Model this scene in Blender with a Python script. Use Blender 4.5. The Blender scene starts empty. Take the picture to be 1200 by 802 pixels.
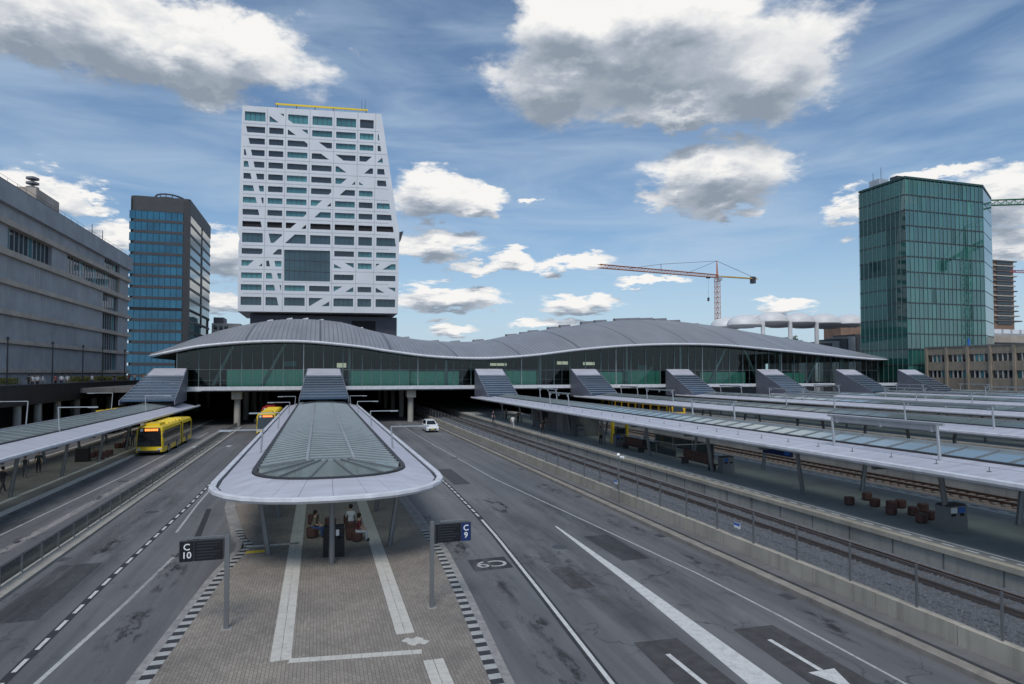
import bpy, bmesh, math, random
from mathutils import Vector, Matrix, geometry
random.seed(11)
R = math.radians
sc = bpy.context.scene
COL = sc.collection

# ------------------------------------------------------------------ camera
YAW, PITCH, FPX = R(16.77), R(1.7), 750.0
CAMZ = 8.5
cam_d = bpy.data.cameras.new('camera')
cam = bpy.data.objects.new('camera', cam_d); COL.objects.link(cam)
cam.location = (0, 0, CAMZ)
cam.rotation_euler = (R(90) + PITCH, 0, -YAW)
cam_d.sensor_width = 36.0
cam_d.lens = 36.0 * FPX / 1200.0
cam_d.shift_y = 0.0114
cam_d.clip_start = 0.1
cam_d.clip_end = 6000
sc.camera = cam
CY = 401 + 0.0114 * 1200
_f = Vector((math.sin(YAW) * math.cos(PITCH), math.cos(YAW) * math.cos(PITCH), math.sin(PITCH)))
_r = Vector((math.cos(YAW), -math.sin(YAW), 0))
_u = _r.cross(_f)
def ray(u, v): return _f + _r * ((u - 600) / FPX) + _u * ((CY - v) / FPX)
def on_z(u, v, z):
    d = ray(u, v); return Vector((0, 0, CAMZ)) + d * ((z - CAMZ) / d.z)
def on_y(u, v, y):
    d = ray(u, v); return Vector((0, 0, CAMZ)) + d * (y / d.y)
def on_x(u, v, x):
    d = ray(u, v); return Vector((0, 0, CAMZ)) + d * (x / d.x)

# ------------------------------------------------------------------ light and sky
SUN_EL, SUN_AZ = R(52), R(200)      # azimuth of the sun seen from above, from +Y clockwise
sun_dir = Vector((math.sin(SUN_AZ) * math.cos(SUN_EL), math.cos(SUN_AZ) * math.cos(SUN_EL), math.sin(SUN_EL)))
sd = bpy.data.lights.new('sun', 'SUN'); sd.energy = 1.5; sd.angle = R(22); sd.color = (1, .96, .9)
so = bpy.data.objects.new('sun', sd); COL.objects.link(so)
so.rotation_euler = sun_dir.to_track_quat('Z', 'Y').to_euler()
so.location = (0, -40, 120)
sc.view_settings.view_transform = 'Standard'
sc.view_settings.look = 'None'
sc.view_settings.exposure = 0.4
sc.view_settings.gamma = 1.0
sc.view_settings.use_curve_mapping = False

def build_world():
    w = bpy.data.worlds.new('World'); sc.world = w; w.use_nodes = True
    w.cycles.sampling_method = 'MANUAL'; w.cycles.sample_map_resolution = 256
    nt = w.node_tree; nt.nodes.clear(); L = nt.links
    # ---- cloud field group: direction in, density out
    g = bpy.data.node_groups.new('cloud_field', 'ShaderNodeTree')
    g.interface.new_socket('dir', in_out='INPUT', socket_type='NodeSocketVector')
    g.interface.new_socket('field', in_out='OUTPUT', socket_type='NodeSocketFloat')
    g.interface.new_socket('smooth', in_out='OUTPUT', socket_type='NodeSocketFloat')
    gi = g.nodes.new('NodeGroupInput'); go = g.nodes.new('NodeGroupOutput'); gl = g.links
    def gm(op, a, b=None, c=None, clamp=False):
        n = g.nodes.new('ShaderNodeMath'); n.operation = op; n.use_clamp = clamp
        for i, s in enumerate((a, b, c)):
            if s is None: continue
            if isinstance(s, (int, float)): n.inputs[i].default_value = s
            else: gl.new(s, n.inputs[i])
        return n.outputs[0]
    blobs = [(160, 36, 185, 60), (280, 58, 62, 42), (40, 22, 100, 42), (215, 80, 105, 30),
             (775, 64, 175, 68), (658, 88, 72, 52), (892, 84, 76, 54), (770, 15, 130, 50), (790, 125, 110, 22), (690, 25, 80, 45),
             (845, 203, 76, 38), (800, 222, 48, 18), (850, 238, 55, 17),
             (512, 226, 55, 28), (555, 236, 34, 16), (615, 238, 14, 7),
             (45, 228, 58, 28), (105, 240, 30, 14), (135, 283, 28, 18),
             (510, 285, 52, 19), (602, 304, 26, 13), (670, 309, 48, 12), (560, 312, 40, 9),
             (525, 350, 68, 15), (530, 385, 30, 9), (682, 357, 46, 11), (920, 359, 28, 9), (640, 380, 40, 6), (760, 330, 40, 7),
             (1178, 232, 40, 34), (1000, 246, 34, 22), (1185, 288, 34, 22), (262, 300, 34, 30), (262, 355, 40, 14), (1090, 205, 50, 12)]
    rr = random.Random(5)
    specs = []
    for (u, v, a, b) in blobs:
        d = ray(u, v).normalized()
        k = 1.0 / (1 + ((u - 600) / FPX) ** 2) ** .5
        specs.append((d, 1.16 * a / FPX * k, 1.16 * b / FPX * k))
    for i in range(12):                         # the same kind of sky goes on all round
        az = -YAW + R(rr.uniform(52, 308)); el = R(rr.uniform(6, 70))
        d = Vector((-math.sin(az) * math.cos(el), math.cos(az) * math.cos(el), math.sin(el)))
        a = rr.uniform(.10, .30) * (.4 + el); specs.append((d, a, a * rr.uniform(.33, .5)))
    # ragged outlines: the direction is shaken by noise before it meets the cloud shapes
    sx = g.nodes.new('ShaderNodeSeparateXYZ'); gl.new(gi.outputs['dir'], sx.inputs[0])
    zc = gm('MAXIMUM', sx.outputs[2], 0.0)
    inv = gm('DIVIDE', 1.0, gm('ADD', zc, .16))
    sv = g.nodes.new('ShaderNodeVectorMath'); sv.operation = 'SCALE'
    gl.new(gi.outputs['dir'], sv.inputs[0]); gl.new(inv, sv.inputs['Scale'])
    wn = g.nodes.new('ShaderNodeTexNoise'); wn.inputs['Scale'].default_value = 5.0; wn.inputs['Detail'].default_value = 5
    wn.inputs['Roughness'].default_value = .62; gl.new(sv.outputs[0], wn.inputs['Vector'])
    ws = g.nodes.new('ShaderNodeVectorMath'); ws.operation = 'SUBTRACT'; gl.new(wn.outputs['Color'], ws.inputs[0]); ws.inputs[1].default_value = (.5, .5, .5)
    wa = g.nodes.new('ShaderNodeVectorMath'); wa.operation = 'SCALE'; gl.new(ws.outputs[0], wa.inputs[0])
    gl.new(gm('MULTIPLY', gm('ADD', zc, .10), .30), wa.inputs['Scale'])
    wd = g.nodes.new('ShaderNodeVectorMath'); wd.operation = 'ADD'; gl.new(gi.outputs['dir'], wd.inputs[0]); gl.new(wa.outputs[0], wd.inputs[1])
    DIR = wd.outputs[0]
    cur = None; vec = DIR
    for i, (d, a, b) in enumerate(specs):
        mp = g.nodes.new('ShaderNodeMapping'); mp.vector_type = 'TEXTURE'
        mp.inputs['Location'].default_value = d
        x = d.cross(Vector((0, 0, 1))).normalized(); z = x.cross(d)
        m = Matrix((x, d, z)).transposed()
        mp.inputs['Rotation'].default_value = m.to_euler('XYZ')
        mp.inputs['Scale'].default_value = (a, .5, b)
        if i % 8 == 7:                          # chained so that the shader compiler works through them in turn
            ch = g.nodes.new('ShaderNodeVectorMath'); ch.operation = 'MULTIPLY_ADD'
            gl.new(cur, ch.inputs[0]); ch.inputs[1].default_value = (1e-7, 1e-7, 1e-7); gl.new(DIR, ch.inputs[2])
            vec = ch.outputs[0]
        gl.new(vec, mp.inputs['Vector'])
        ln = g.nodes.new('ShaderNodeVectorMath'); ln.operation = 'LENGTH'; gl.new(mp.outputs[0], ln.inputs[0])
        cur = ln.outputs['Value'] if cur is None else gm('SMOOTH_MIN', cur, ln.outputs['Value'], .12)
    cur = gm('SUBTRACT', 1.0, cur)
    def noise(scale, detail, rough):
        n = g.nodes.new('ShaderNodeTexNoise'); n.inputs['Scale'].default_value = scale
        n.inputs['Detail'].default_value = detail; n.inputs['Roughness'].default_value = rough
        gl.new(sv.outputs[0], n.inputs['Vector']); return n.outputs[0]
    n1 = gm('SUBTRACT', noise(3.4, 3, .5), .5)
    n2 = gm('SUBTRACT', noise(9, 8, .6), .5)
    sm = gm('ADD', cur, gm('MULTIPLY', n1, .50))
    gl.new(gm('ADD', sm, gm('MULTIPLY', n2, .80)), go.inputs['field'])
    gl.new(sm, go.inputs['smooth'])
    # ---- world
    N = nt.nodes
    def mth(op, a, b=None, c=None, clamp=False):
        n = N.new('ShaderNodeMath'); n.operation = op; n.use_clamp = clamp
        for i, s in enumerate((a, b, c)):
            if s is None: continue
            if isinstance(s, (int, float)): n.inputs[i].default_value = s
            else: L.new(s, n.inputs[i])
        return n.outputs[0]
    def sstep(x, lo, hi):
        n = N.new('ShaderNodeMapRange'); n.interpolation_type = 'SMOOTHSTEP'
        n.inputs['From Min'].default_value = lo; n.inputs['From Max'].default_value = hi
        L.new(x, n.inputs['Value']); return n.outputs[0]
    tc = N.new('ShaderNodeTexCoord'); D = tc.outputs['Generated']
    def field(vec):
        n = N.new('ShaderNodeGroup'); n.node_tree = g; L.new(vec, n.inputs[0]); return n.outputs[0], n.outputs[1]
    f0, s0 = field(D)
    up = Vector((0, 0, 1)) + _r * .2
    of = N.new('ShaderNodeVectorMath'); of.operation = 'ADD'; L.new(D, of.inputs[0])
    us = N.new('ShaderNodeVectorMath'); us.operation = 'SCALE'; us.inputs[0].default_value = up * .12
    ze = N.new('ShaderNodeSeparateXYZ'); L.new(D, ze.inputs[0]); L.new(mth('ADD', mth('MAXIMUM', ze.outputs[2], 0.0), .06), us.inputs['Scale']); L.new(us.outputs[0], of.inputs[1])
    f1, s1 = field(of.outputs[0])
    dens = sstep(f0, .0, .38)
    lit = mth('ADD', mth('MULTIPLY', mth('SUBTRACT', s0, s1), .80), mth('MULTIPLY', mth('SUBTRACT', f0, f1), .22))
    lit = mth('ADD', lit, .575)
    lit = mth('SUBTRACT', lit, mth('MULTIPLY', sstep(s0, .10, .75), .40))
    cr = N.new('ShaderNodeValToRGB'); e = cr.color_ramp.elements
    e[0].position = 0.0; e[0].color = (.27, .32, .39, 1)
    e[1].position = .95; e[1].color = (.93, .92, .90, 1)
    m1 = e.new(.33); m1.color = (.42, .47, .54, 1)
    m2 = e.new(.62); m2.color = (.70, .72, .75, 1)
    L.new(lit, cr.inputs[0])
    sky = N.new('ShaderNodeTexSky'); sky.sky_type = 'NISHITA'; sky.sun_disc = False
    sky.sun_elevation = SUN_EL; sky.sun_rotation = SUN_AZ
    sky.air_density = 1.0; sky.dust_density = .6; sky.ozone_density = 2.0
    # thin high streaks
    mp = N.new('ShaderNodeMapping'); mp.inputs['Scale'].default_value = (1.6, 1.6, 9); L.new(D, mp.inputs[0])
    mp.inputs['Rotation'].default_value = (R(4), R(5), 0)
    ns = N.new('ShaderNodeTexNoise'); ns.inputs['Scale'].default_value = 2.2; ns.inputs['Detail'].default_value = 7
    ns.inputs['Roughness'].default_value = .55; ns.inputs['Distortion'].default_value = .5
    L.new(mp.outputs[0], ns.inputs['Vector'])
    cirr = sstep(ns.outputs[0], .25, .85)
    sz = N.new('ShaderNodeSeparateXYZ'); L.new(D, sz.inputs[0])
    low = N.new('ShaderNodeMapRange'); low.inputs['From Min'].default_value = 0; low.inputs['From Max'].default_value = .5
    low.inputs['To Min'].default_value = .85; low.inputs['To Max'].default_value = .55; L.new(sz.outputs[2], low.inputs['Value'])
    hz = N.new('ShaderNodeMapRange'); hz.interpolation_type = 'SMOOTHSTEP'; hz.inputs['From Min'].default_value = -.05; hz.inputs['From Max'].default_value = .30
    hz.inputs['To Min'].default_value = .88; hz.inputs['To Max'].default_value = 0; L.new(sz.outputs[2], hz.inputs['Value'])
    cf = mth('MAXIMUM', mth('MULTIPLY', cirr, low.outputs[0], clamp=True), hz.outputs[0])
    tint = N.new('ShaderNodeMixRGB'); tint.blend_type = 'MULTIPLY'; tint.inputs[0].default_value = 1
    tint.inputs[2].default_value = (.80, .93, 1.0, 1); L.new(sky.outputs[0], tint.inputs[1])
    b0 = N.new('ShaderNodeBackground'); b0.inputs[1].default_value = .085; L.new(tint.outputs[0], b0.inputs[0])
    b1 = N.new('ShaderNodeBackground'); b1.inputs[0].default_value = (.50, .63, .78, 1); b1.inputs[1].default_value = .74
    b2 = N.new('ShaderNodeBackground'); b2.inputs[1].default_value = .76; L.new(cr.outputs[0], b2.inputs[0])
    x1 = N.new('ShaderNodeMixShader'); L.new(cf, x1.inputs[0]); L.new(b0.outputs[0], x1.inputs[1]); L.new(b1.outputs[0], x1.inputs[2])
    x2 = N.new('ShaderNodeMixShader'); L.new(dens, x2.inputs[0]); L.new(x1.outputs[0], x2.inputs[1]); L.new(b2.outputs[0], x2.inputs[2])
    o = N.new('ShaderNodeOutputWorld'); L.new(x2.outputs[0], o.inputs[0])
build_world()

# ------------------------------------------------------------------ materials
MATS = {}
def _new(name):
    m = bpy.data.materials.new(name); m.use_nodes = True
    nt = m.node_tree; b = nt.nodes['Principled BSDF']; MATS[name] = m
    return m, nt, b
def _pos(nt, scale=(1, 1, 1), rot=(0, 0, 0), obj=False):
    if obj:
        g = nt.nodes.new('ShaderNodeTexCoord'); o = g.outputs['Object']
    else:
        g = nt.nodes.new('ShaderNodeNewGeometry'); o = g.outputs['Position']
    mp = nt.nodes.new('ShaderNodeMapping'); mp.inputs['Scale'].default_value = scale; mp.inputs['Rotation'].default_value = rot
    nt.links.new(o, mp.inputs[0]); return mp.outputs[0]
def _noise(nt, vec, scale, detail=4, rough=.55):
    n = nt.nodes.new('ShaderNodeTexNoise'); n.inputs['Scale'].default_value = scale
    n.inputs['Detail'].default_value = detail; n.inputs['Roughness'].default_value = rough
    nt.links.new(vec, n.inputs['Vector']); return n.outputs[0]
def _ramp(nt, fac, stops):
    r = nt.nodes.new('ShaderNodeValToRGB'); e = r.color_ramp.elements
    e[0].position, e[0].color = stops[0][0], (*stops[0][1], 1)
    e[1].position, e[1].color = stops[-1][0], (*stops[-1][1], 1)
    for p, c in stops[1:-1]:
        k = e.new(p); k.color = (*c, 1)
    nt.links.new(fac, r.inputs[0]); return r.outputs[0]
def _mix(nt, fac, a, b, mode='MIX'):
    n = nt.nodes.new('ShaderNodeMixRGB'); n.blend_type = mode
    for i, s in ((0, fac), (1, a), (2, b)):
        if isinstance(s, (int, float)): n.inputs[i].default_value = s
        elif isinstance(s, tuple): n.inputs[i].default_value = (*s, 1)
        else: nt.links.new(s, n.inputs[i])
    return n.outputs[0]
def _bump(nt, b, h, strength, dist=.02):
    n = nt.nodes.new('ShaderNodeBump'); n.inputs['Strength'].default_value = strength; n.inputs['Distance'].default_value = dist
    nt.links.new(h, n.inputs['Height']); nt.links.new(n.outputs[0], b.inputs['Normal'])
def sc3(c, k): return tuple(min(1, x * k) for x in c)

def mat(name, col, rough=.6, metal=0.0, var=.18, scale=.7, bump=0, stretch=(1, 1, 1), spec=.5, emit=None, est=1):
    if name in MATS: return MATS[name]
    m, nt, b = _new(name)
    b.inputs['Roughness'].default_value = rough; b.inputs['Metallic'].default_value = metal
    b.inputs['Specular IOR Level'].default_value = spec
    if var:
        n = _noise(nt, _pos(nt, stretch), scale, 6, .62)
        nt.links.new(_ramp(nt, n, [(.28, sc3(col, 1 - var)), (.72, sc3(col, 1 + var))]), b.inputs['Base Color'])
        if bump: _bump(nt, b, _noise(nt, _pos(nt), scale * 14, 3), bump)
    else: b.inputs['Base Color'].default_value = (*col, 1)
    if emit:
        b.inputs['Emission Color'].default_value = (*emit, 1); b.inputs['Emission Strength'].default_value = est
    return m

def asphalt():
    m, nt, b = _new('asphalt')
    big = _noise(nt, _pos(nt, (1, .45, 1)), .16, 5, .6)
    base = _ramp(nt, big, [(.32, (.108, .108, .111)), (.5, (.140, .140, .143)), (.68, (.176, .176, .179))])
    streak = _noise(nt, _pos(nt, (1.3, .035, 1), (0, 0, R(1))), 1.0, 5, .6)
    base = _mix(nt, .75, base, _ramp(nt, streak, [(.3, (.60, .60, .60)), (.55, (1.0, 1.0, 1.0)), (.75, (1.35, 1.35, 1.36))]), 'MULTIPLY')
    blot = _noise(nt, _pos(nt, (1, .55, 1)), .9, 6, .7)
    base = _mix(nt, _ramp(nt, blot, [(.60, (0, 0, 0)), (.70, (.55, .55, .55))]), base, (.028, .028, .032))
    dust = _noise(nt, _pos(nt, (.8, .12, 1)), 1.4, 7, .72)
    base = _mix(nt, _ramp(nt, dust, [(.56, (0, 0, 0)), (.74, (.5, .5, .5))]), base, (.17, .17, .18))
    vo = nt.nodes.new('ShaderNodeTexVoronoi'); vo.feature = 'DISTANCE_TO_EDGE'; vo.inputs['Scale'].default_value = .22
    wv = nt.nodes.new('ShaderNodeVectorMath'); wv.operation = 'ADD'; nt.links.new(_pos(nt, (1, .6, 0)), wv.inputs[0])
    wn = nt.nodes.new('ShaderNodeTexNoise'); wn.inputs['Scale'].default_value = .9; wn.inputs['Detail'].default_value = 6; nt.links.new(_pos(nt), wn.inputs['Vector'])
    ws = nt.nodes.new('ShaderNodeVectorMath'); ws.operation = 'SCALE'; ws.inputs['Scale'].default_value = 1.6; nt.links.new(wn.outputs['Color'], ws.inputs[0]); nt.links.new(ws.outputs[0], wv.inputs[1])
    nt.links.new(wv.outputs[0], vo.inputs['Vector'])
    gate = _noise(nt, _pos(nt), .12, 2)
    crack = _mix(nt, 1, _ramp(nt, vo.outputs['Distance'], [(.003, (.7, .7, .7)), (.008, (0, 0, 0))]), _ramp(nt, gate, [(.5, (0, 0, 0)), (.58, (1, 1, 1))]), 'MULTIPLY')
    base = _mix(nt, crack, base, (.03, .03, .032))
    fine = _noise(nt, _pos(nt), 26, 3, .7)
    base = _mix(nt, .5, base, _ramp(nt, fine, [(.3, (.7, .7, .7)), (.7, (1.25, 1.25, 1.25))]), 'MULTIPLY')
    nt.links.new(base, b.inputs['Base Color'])
    nt.links.new(_ramp(nt, big, [(.3, (.5, .5, .5)), (.7, (.8, .8, .8))]), b.inputs['Roughness'])
    _bump(nt, b, fine, .35, .01)
    return m
def pavers():
    m, nt, b = _new('pavers')
    v = _pos(nt, (1, 1, 1), (0, 0, R(90)))
    br = nt.nodes.new('ShaderNodeTexBrick'); nt.links.new(v, br.inputs['Vector'])
    br.inputs['Scale'].default_value = 1; br.inputs['Brick Width'].default_value = .21; br.inputs['Row Height'].default_value = .105
    br.inputs['Mortar Size'].default_value = .006; br.inputs['Mortar Smooth'].default_value = .3; br.inputs['Bias'].default_value = 0
    br.inputs['Color1'].default_value = (.245, .215, .183, 1); br.inputs['Color2'].default_value = (.305, .272, .234, 1)
    br.inputs['Mortar'].default_value = (.10, .09, .08, 1)
    dirt = _noise(nt, _pos(nt), .35, 6, .65)
    c = _mix(nt, 1, br.outputs['Color'], _ramp(nt, dirt, [(.3, (.72, .72, .74)), (.7, (1.12, 1.12, 1.1))]), 'MULTIPLY')
    spot = _noise(nt, _pos(nt), 2.3, 5, .7)
    c = _mix(nt, _ramp(nt, spot, [(.66, (0, 0, 0)), (.76, (.6, .6, .6))]), c, (.08, .075, .07))
    nt.links.new(c, b.inputs['Base Color']); b.inputs['Roughness'].default_value = .85
    inv = nt.nodes.new('ShaderNodeInvert'); nt.links.new(br.outputs['Fac'], inv.inputs[1])
    _bump(nt, b, inv.outputs[0], .5, .01)
    return m
def concrete(name, col, stain=.5, sc_=.5):
    m, nt, b = _new(name)
    n = _noise(nt, _pos(nt), sc_, 6, .6)
    c = _ramp(nt, n, [(.3, sc3(col, .8)), (.7, sc3(col, 1.15))])
    dr = _noise(nt, _pos(nt, (2.2, 2.2, .12)), 1.0, 5, .65)
    c = _mix(nt, _ramp(nt, dr, [(.5, (0, 0, 0)), (.75, (stain,) * 3)]), c, sc3(col, .38))
    nt.links.new(c, b.inputs['Base Color']); b.inputs['Roughness'].default_value = .85
    _bump(nt, b, _noise(nt, _pos(nt), 18, 4), .2, .01)
    return m
def paint(name, col, wear=.55):
    m, nt, b = _new(name)
    n = _noise(nt, _pos(nt), 3.5, 7, .8)
    c = _mix(nt, _ramp(nt, n, [(.47, (0, 0, 0)), (.72, (wear,) * 3)]), col, (.10, .10, .105))
    nt.links.new(c, b.inputs['Base Color']); b.inputs['Roughness'].default_value = .7
    return m
def glass_opaque(name, col, rough=.06, var=.3, spec=.9, scale=.12, rv=1.0):
    m, nt, b = _new(name)
    n = _noise(nt, _pos(nt), scale, 3)
    info = nt.nodes.new('ShaderNodeObjectInfo')
    c = _ramp(nt, n, [(.3, sc3(col, 1 - var)), (.7, sc3(col, 1 + var))])
    c = _mix(nt, 1, c, _ramp(nt, info.outputs['Random'], [(0, (1 - .38 * rv, 1 - .34 * rv, 1 - .3 * rv)), (1, (1 + .3 * rv, 1 + .26 * rv, 1 + .2 * rv))]), 'MULTIPLY')
    nt.links.new(c, b.inputs['Base Color']); b.inputs['Roughness'].default_value = rough
    b.inputs['Specular IOR Level'].default_value = spec
    return m
def glass_clear(name, tint, refl=.12, dusty=0.0, dust_col=(.4, .45, .44), rough=.03):
    m = bpy.data.materials.new(name); m.use_nodes = True; nt = m.node_tree; nt.nodes.clear(); MATS[name] = m
    tr = nt.nodes.new('ShaderNodeBsdfTransparent'); tr.inputs[0].default_value = (*tint, 1)
    gl = nt.nodes.new('ShaderNodeBsdfGlossy'); gl.inputs['Roughness'].default_value = rough; gl.inputs[0].default_value = (.9, .95, .95, 1)
    lw = nt.nodes.new('ShaderNodeFresnel'); lw.inputs[0].default_value = 1.5
    ad = nt.nodes.new('ShaderNodeMath'); ad.operation = 'ADD'; ad.use_clamp = True; ad.inputs[1].default_value = refl
    nt.links.new(lw.outputs[0], ad.inputs[0])
    mx = nt.nodes.new('ShaderNodeMixShader'); nt.links.new(ad.outputs[0], mx.inputs[0])
    nt.links.new(tr.outputs[0], mx.inputs[1]); nt.links.new(gl.outputs[0], mx.inputs[2])
    out = mx.outputs[0]
    if dusty:
        df = nt.nodes.new('ShaderNodeBsdfDiffuse')
        n = _noise(nt, _pos(nt, (1, .25, 1)), .8, 5, .65)
        nt.links.new(_ramp(nt, n, [(.3, sc3(dust_col, .75)), (.7, sc3(dust_col, 1.15))]), df.inputs[0])
        m2 = nt.nodes.new('ShaderNodeMixShader'); m2.inputs[0].default_value = dusty
        nt.links.new(out, m2.inputs[1]); nt.links.new(df.outputs[0], m2.inputs[2]); out = m2.outputs[0]
    o = nt.nodes.new('ShaderNodeOutputMaterial'); nt.links.new(out, o.inputs[0])
    return m
def blotch(name, col, lo, hi, amount, stretch=(1, .35, 1), scale=1.6):
    m, nt, b = _new(name)
    b.inputs['Base Color'].default_value = (*col, 1); b.inputs['Roughness'].default_value = .8
    n = _noise(nt, _pos(nt, stretch), scale, 8, .72)
    tc = nt.nodes.new('ShaderNodeTexCoord')       # fades out towards the rim of the patch
    mp = nt.nodes.new('ShaderNodeMapping'); mp.inputs['Location'].default_value = (-1, -1, 0); mp.inputs['Scale'].default_value = (2, 2, 0)
    nt.links.new(tc.outputs['Generated'], mp.inputs[0])
    g = nt.nodes.new('ShaderNodeTexGradient'); g.gradient_type = 'SPHERICAL'; nt.links.new(mp.outputs[0], g.inputs[0])
    edge = _ramp(nt, g.outputs[1], [(.0, (0, 0, 0)), (.45, (1, 1, 1))])
    a = _mix(nt, 1, _ramp(nt, n, [(lo, (0, 0, 0)), (hi, (amount,) * 3)]), edge, 'MULTIPLY')
    nt.links.new(a, b.inputs['Alpha']); return m
def mesh_wire(name, col, cell=.05, wire=.16):
    m, nt, b = _new(name)
    b.inputs['Base Color'].default_value = (*col, 1); b.inputs['Roughness'].default_value = .5; b.inputs['Metallic'].default_value = .3
    v = _pos(nt, (1, 1, 1), (R(45), 0, 0))
    sep = nt.nodes.new('ShaderNodeSeparateXYZ'); nt.links.new(v, sep.inputs[0])
    outs = []
    for k in (1, 2):
        a = nt.nodes.new('ShaderNodeMath'); a.operation = 'DIVIDE'; a.inputs[1].default_value = cell; nt.links.new(sep.outputs[k], a.inputs[0])
        f = nt.nodes.new('ShaderNodeMath'); f.operation = 'FRACT'; nt.links.new(a.outputs[0], f.inputs[0])
        l = nt.nodes.new('ShaderNodeMath'); l.operation = 'LESS_THAN'; l.inputs[1].default_value = wire; nt.links.new(f.outputs[0], l.inputs[0])
        outs.append(l.outputs[0])
    mx = nt.nodes.new('ShaderNodeMath'); mx.operation = 'MAXIMUM'; nt.links.new(outs[0], mx.inputs[0]); nt.links.new(outs[1], mx.inputs[1])
    nt.links.new(mx.outputs[0], b.inputs['Alpha'])
    return m
def seamed_roof():
    m, nt, b = _new('seamed_roof')
    v = _pos(nt)
    sx = nt.nodes.new('ShaderNodeSeparateXYZ'); nt.links.new(v, sx.inputs[0])
    def fr(period, width, src=0):
        a = nt.nodes.new('ShaderNodeMath'); a.operation = 'DIVIDE'; a.inputs[1].default_value = period; nt.links.new(sx.outputs[src], a.inputs[0])
        f = nt.nodes.new('ShaderNodeMath'); f.operation = 'FRACT'; nt.links.new(a.outputs[0], f.inputs[0])
        l = nt.nodes.new('ShaderNodeMath'); l.operation = 'LESS_THAN'; l.inputs[1].default_value = width; nt.links.new(f.outputs[0], l.inputs[0])
        return l.outputs[0]
    s1 = fr(.75, .22); s2 = fr(11.5, .03)
    n = _noise(nt, _pos(nt, (.5, .12, .3)), .6, 5, .6)
    c = _ramp(nt, n, [(.3, (.235, .24, .26)), (.7, (.325, .332, .355))])
    c = _mix(nt, s1, c, (.18, .184, .20)); c = _mix(nt, s2, c, (.11, .115, .13))
    nt.links.new(c, b.inputs['Base Color']); b.inputs['Roughness'].default_value = .48; b.inputs['Metallic'].default_value = .25
    _bump(nt, b, s1, .5, .06)
    return m

asphalt(); pavers(); seamed_roof()
concrete('concrete', (.36, .345, .31)); concrete('kerb_brown', (.27, .245, .215), .5, 1.5); concrete('concrete_warm', (.40, .37, .31), .55); concrete('concrete_dark', (.15, .15, .15), .5)
concrete('facade_grey', (.34, .345, .36), .25, .25); concrete('facade_ledge', (.43, .37, .315), .3, .4); concrete('brown_concrete', (.265, .225, .175), .5)
concrete('deck_grey', (.27, .285, .275), .25, .3)
paint('white_paint', (.46, .46, .45), .75); paint('bright_paint', (.60, .60, .585), .5); paint('black_paint', (.03, .03, .033), .35)
paint('line_white', (.72, .72, .70), .25); paint('kerb_white', (.40, .40, .385), .6); paint('tile_white', (.56, .54, .49), .35)
mat('tar_soft', (.058, .056, .056), .85, var=.4, scale=2.5)
mat('tar', (.032, .032, .035), .8, var=.35, scale=3)
mat('kerb_grey', (.27, .26, .25), .85, var=.3, scale=3)
mat('panel_white', (.50, .50, .56), .45, .12, .17, 1.1, stretch=(.35, 1.6, 1))
mat('rim_white', (.62, .63, .67), .42, .05, .16, 1.8)
mat('gutter_dark', (.035, .037, .042), .6)
mat('steel_grey', (.23, .235, .245), .42, .6, .12)
mat('steel_light', (.46, .48, .50), .38, .5, .12)
mat('steel_dark', (.07, .072, .078), .5, .4)
mat('white_metal', (.70, .71, .73), .45, .05, .07)
mat('white_facade', (.66, .67, .70), .5, 0, .06, .15)
mat('facade_joint', (.42, .43, .46), .7)
mat('mullion_teal', (.16, .22, .22), .4, .3, .05)
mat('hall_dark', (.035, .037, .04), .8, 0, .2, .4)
mat('black_panel', (.018, .016, .017), .65, var=.3)
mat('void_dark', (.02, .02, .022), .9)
mat('rail_rust', (.10, .062, .045), .6, .4, .35, 2)
mat('rail_top', (.45, .43, .41), .3, .9, .1)
mat('sleeper', (.115, .11, .105), .9, var=.3, scale=2)
mat('ballast', (.165, .178, .20), .95, var=.5, scale=9, bump=1.0)
mat('ballast_brown', (.12, .098, .08), .95, var=.45, scale=8, bump=1.0)
mat('louvre', (.28, .32, .37), .3, .6, .1)
glass_opaque('glass_tower_blue', (.020, .115, .195), .05, .3, .6, .12, .35)
glass_opaque('glass_tower_side', (.075, .175, .185), .06, .3, .5)
glass_opaque('glass_green', (.028, .125, .112), .015, .15, 1.0)
MATS['glass_green'].node_tree.nodes['Principled BSDF'].inputs['IOR'].default_value = 1.75
glass_opaque('glass_green_dark', (.018, .075, .070), .03, .25, 1.0)
glass_opaque('glass_window_dark', (.022, .030, .040), .05)
glass_opaque('glass_window_teal', (.055, .190, .205), .06, .25)
glass_opaque('glass_slope', (.035, .055, .085), .05)
glass_opaque('vehicle_glass', (.012, .014, .017), .05, .1)
glass_clear('hall_glass', (.58, .74, .70), .01)
glass_clear('canopy_glass', (.62, .72, .68), .10, .42, (.22, .27, .26), .12)
glass_clear('rail_glass', (.80, .82, .82), .02, .22, (.20, .21, .21), .1)
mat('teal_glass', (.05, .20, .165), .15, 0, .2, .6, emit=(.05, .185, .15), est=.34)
mat('lit_board', (.5, .48, .4), .5, 0, 0, emit=(1, .9, .7), est=.35)
mat('yellow_paint', (.78, .55, .02), .32, 0, .05)
mat('yellow_train', (.70, .42, .02), .4, 0, .08)
mat('blue_paint', (.02, .055, .22), .4, 0, .1)
mat('red_paint', (.45, .03, .03), .4, 0, .1)
mat('white_car', (.78, .79, .80), .22, 0, .03)
mat('rubber', (.018, .018, .019), .8)
mat('brown_seat', (.095, .040, .032), .55, 0, .25, 3)
mat('headlight', (.7, .72, .74), .1, .3, 0)
mat('led_orange', (.6, .12, .02), .5, 0, 0, emit=(1, .22, .04), est=2.2)
mat('screen_dark', (.012, .014, .018), .12, 0, .2, 2)
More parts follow.
